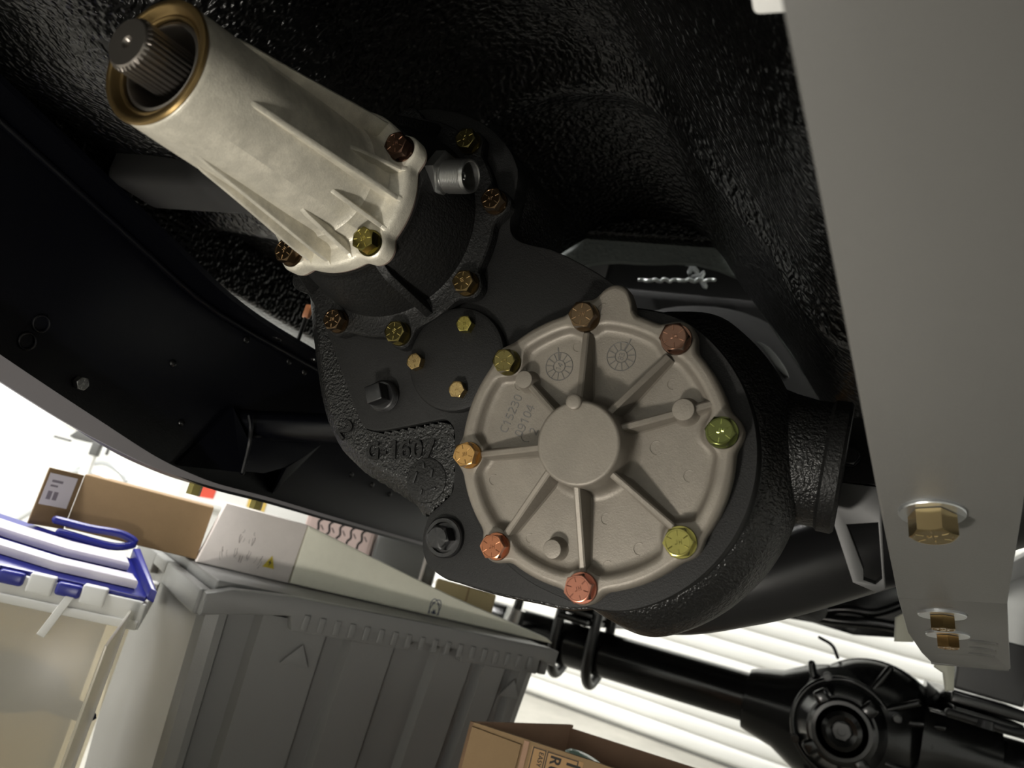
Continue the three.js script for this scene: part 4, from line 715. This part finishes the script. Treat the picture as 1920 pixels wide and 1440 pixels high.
{ // background clutter between tote and left wall; each frame faces the room's middle
  const R = [0.891, -0.454];
  const obj = (name, label, cat, o) => { const t = thing(name, label, cat); place(t, uprightFrame(o, R)); return t; };
  const grey3 = std({ color: lin(0.12, 0.12, 0.12), roughness: 0.5 }), red = std({ color: lin(0.75, 0.09, 0.05), roughness: 0.6 }), sky = std({ color: lin(0.16, 0.36, 0.6), roughness: 0.6 }), yel = std({ color: lin(0.7, 0.5, 0.12), roughness: 0.6 });
  let t = obj('hook_cable', 'bright chrome wire looped in front of the white wall', 'wire', [-1.955, 0.444, -1.433]);
  part('wire', tube([V(-0.3, -0.36, 0), V(-0.083, -0.148, 0), V(-0.036, -0.088, 0), V(-0.013, -0.039, 0), V(0, 0, 0), V(0.026, 0.026, 0), V(0.075, 0.047, 0.01), V(0.13, 0.036, 0.02), V(0.154, 0.018, 0.02)], 0.006, 80, 10), M.zinc, t);
  part('wire', tube([V(0.0, -0.005, 0.02), V(0.04, 0.012, 0.03), V(0.09, 0.012, 0.03), V(0.14, 0.0, 0.02)], 0.006, 40, 10), M.zinc, t);
  t = obj('drill_stand', 'small grey clamp stand with pegs hanging before the white wall', 'stand', [-1.824, 0.545, -1.366]);
  part('bar', prism([[-0.07, -0.008], [-0.055, 0.012], [0.022, 0.016], [0.078, 0.003], [0.04, -0.01], [-0.055, -0.012]], -0.02, 0, 0.002), grey3, t);
  part('post', rbox(-0.012, 0.012, -0.4, -0.008, -0.016, 0, 0.003), M.white, t);
  part('block', rbox(-0.006, 0.016, -0.04, -0.005, -0.018, 0.002, 0.003), grey3, t);
  part('peg', rbox(-0.107, -0.06, -0.022, -0.016, -0.006, 0, 0.002), grey3, t); part('peg', rbox(0.034, 0.042, -0.03, -0.008, -0.006, 0, 0.002), grey3, t);
  t = obj('striped_box', 'small box with red and blue stripes above the grey clamp stand', 'box', [-1.948, 0.579, -1.41]);
  part('box', prism([[-0.078, 0.013], [-0.011, 0.03], [0.12, 0.0], [0.12, -0.022], [-0.035, -0.025], [-0.078, -0.01]], -0.08, 0, 0.003), M.white, t);
  part('red_stripe', prism([[-0.07, 0.012], [-0.011, 0.028], [0.02, 0.02], [-0.04, 0.004]], 0.0, 0.001), red, t); part('blue_stripe', prism([[0.0, -0.004], [0.06, -0.004], [0.1, -0.02], [0.004, -0.018]], 0.0, 0.001), sky, t);
  t = obj('parts_shelf', 'white shelf front with red and yellow tape strips below the rail', 'shelf', [-1.238, 0.504, -1.33]);
  part('panel', rbox(-0.15, 0.2, -0.12, 0.05, -0.2, 0, 0.004), M.white, t);
  part('red_strip', prism([[-0.104, 0.03], [-0.068, 0.03], [-0.069, -0.013], [-0.106, -0.017]], 0, 0.001), red, t); part('yellow_strip', prism([[0.004, 0.03], [0.046, 0.03], [0.047, -0.011], [0.006, -0.01]], 0, 0.001), yel, t);
  part('ledge', rbox(-0.125, 0.02, -0.034, -0.02, 0, 0.012, 0.003), M.white, t);
  for (const s of [-1, 1]) part('leg', rbox(s > 0 ? 0.17 : -0.14, s > 0 ? 0.19 : -0.12, -0.504, -0.115, -0.02, 0, 0.003), M.white, t);
  t = obj('printed_carton', 'pale pink carton with thick black brush lettering below the frame rail', 'carton', [-0.826, 0.505, -1.139]);
  part('box', rbox(-0.066, 0.058, -0.074, 0.022, -0.06, 0, 0.003), std({ map: mottled([200, 178, 172], 0.04, 0.2), roughness: 0.7 }), t);
  const br = canvasTexture(512, 192, (c, w, h) => { c.fillStyle = '#c8b2ac'; c.fillRect(0, 0, w, h); c.strokeStyle = '#17120f'; c.lineCap = 'round'; c.lineWidth = 20; for (let k = 0; k < 5; k++) { const x = 60 + k * 92; c.beginPath(); c.moveTo(x + 30, 10); c.bezierCurveTo(x - 30, 50, x + 50, 80, x + 4, 120); c.bezierCurveTo(x - 10, 150, x + 10, 170, x - 10, 190); c.stroke(); c.lineWidth = 9; c.beginPath(); c.moveTo(x + 34, 60); c.lineTo(x + 58, 90); c.stroke(); c.lineWidth = 18; } });
  decal('brush_print', 0.11, 0.041, br, t, new THREE.Matrix4().setPosition(-0.058, -0.024, 0.0004));
  t = obj('dark_case', 'matte black case standing behind the white carton', 'case', [-0.735, 0.504, -1.186]);
  part('shell', rbox(-0.04, 0.075, -0.074, 0.018, -0.05, 0, 0.006), M.tote, t); part('strap', rbox(0.05, 0.056, -0.05, 0.02, 0, 0.004, 0.001), M.lilac, t);
  t = obj('tan_box', 'flat tan box between the white carton and the gearbox', 'box', [-0.589, 0.465, -1.212]);
  part('shell', rbox(-0.06, 0.045, -0.034, 0.012, -0.02, 0, 0.004), std({ color: lin(0.45, 0.36, 0.19), roughness: 0.6 }), t);
  part('seam', rbox(-0.004, -0.002, -0.03, 0.0125, 0, 0.001, 0.0004), M.card, t);
}
scene.updateMatrixWorld(true);
renderer.render(scene, camera);
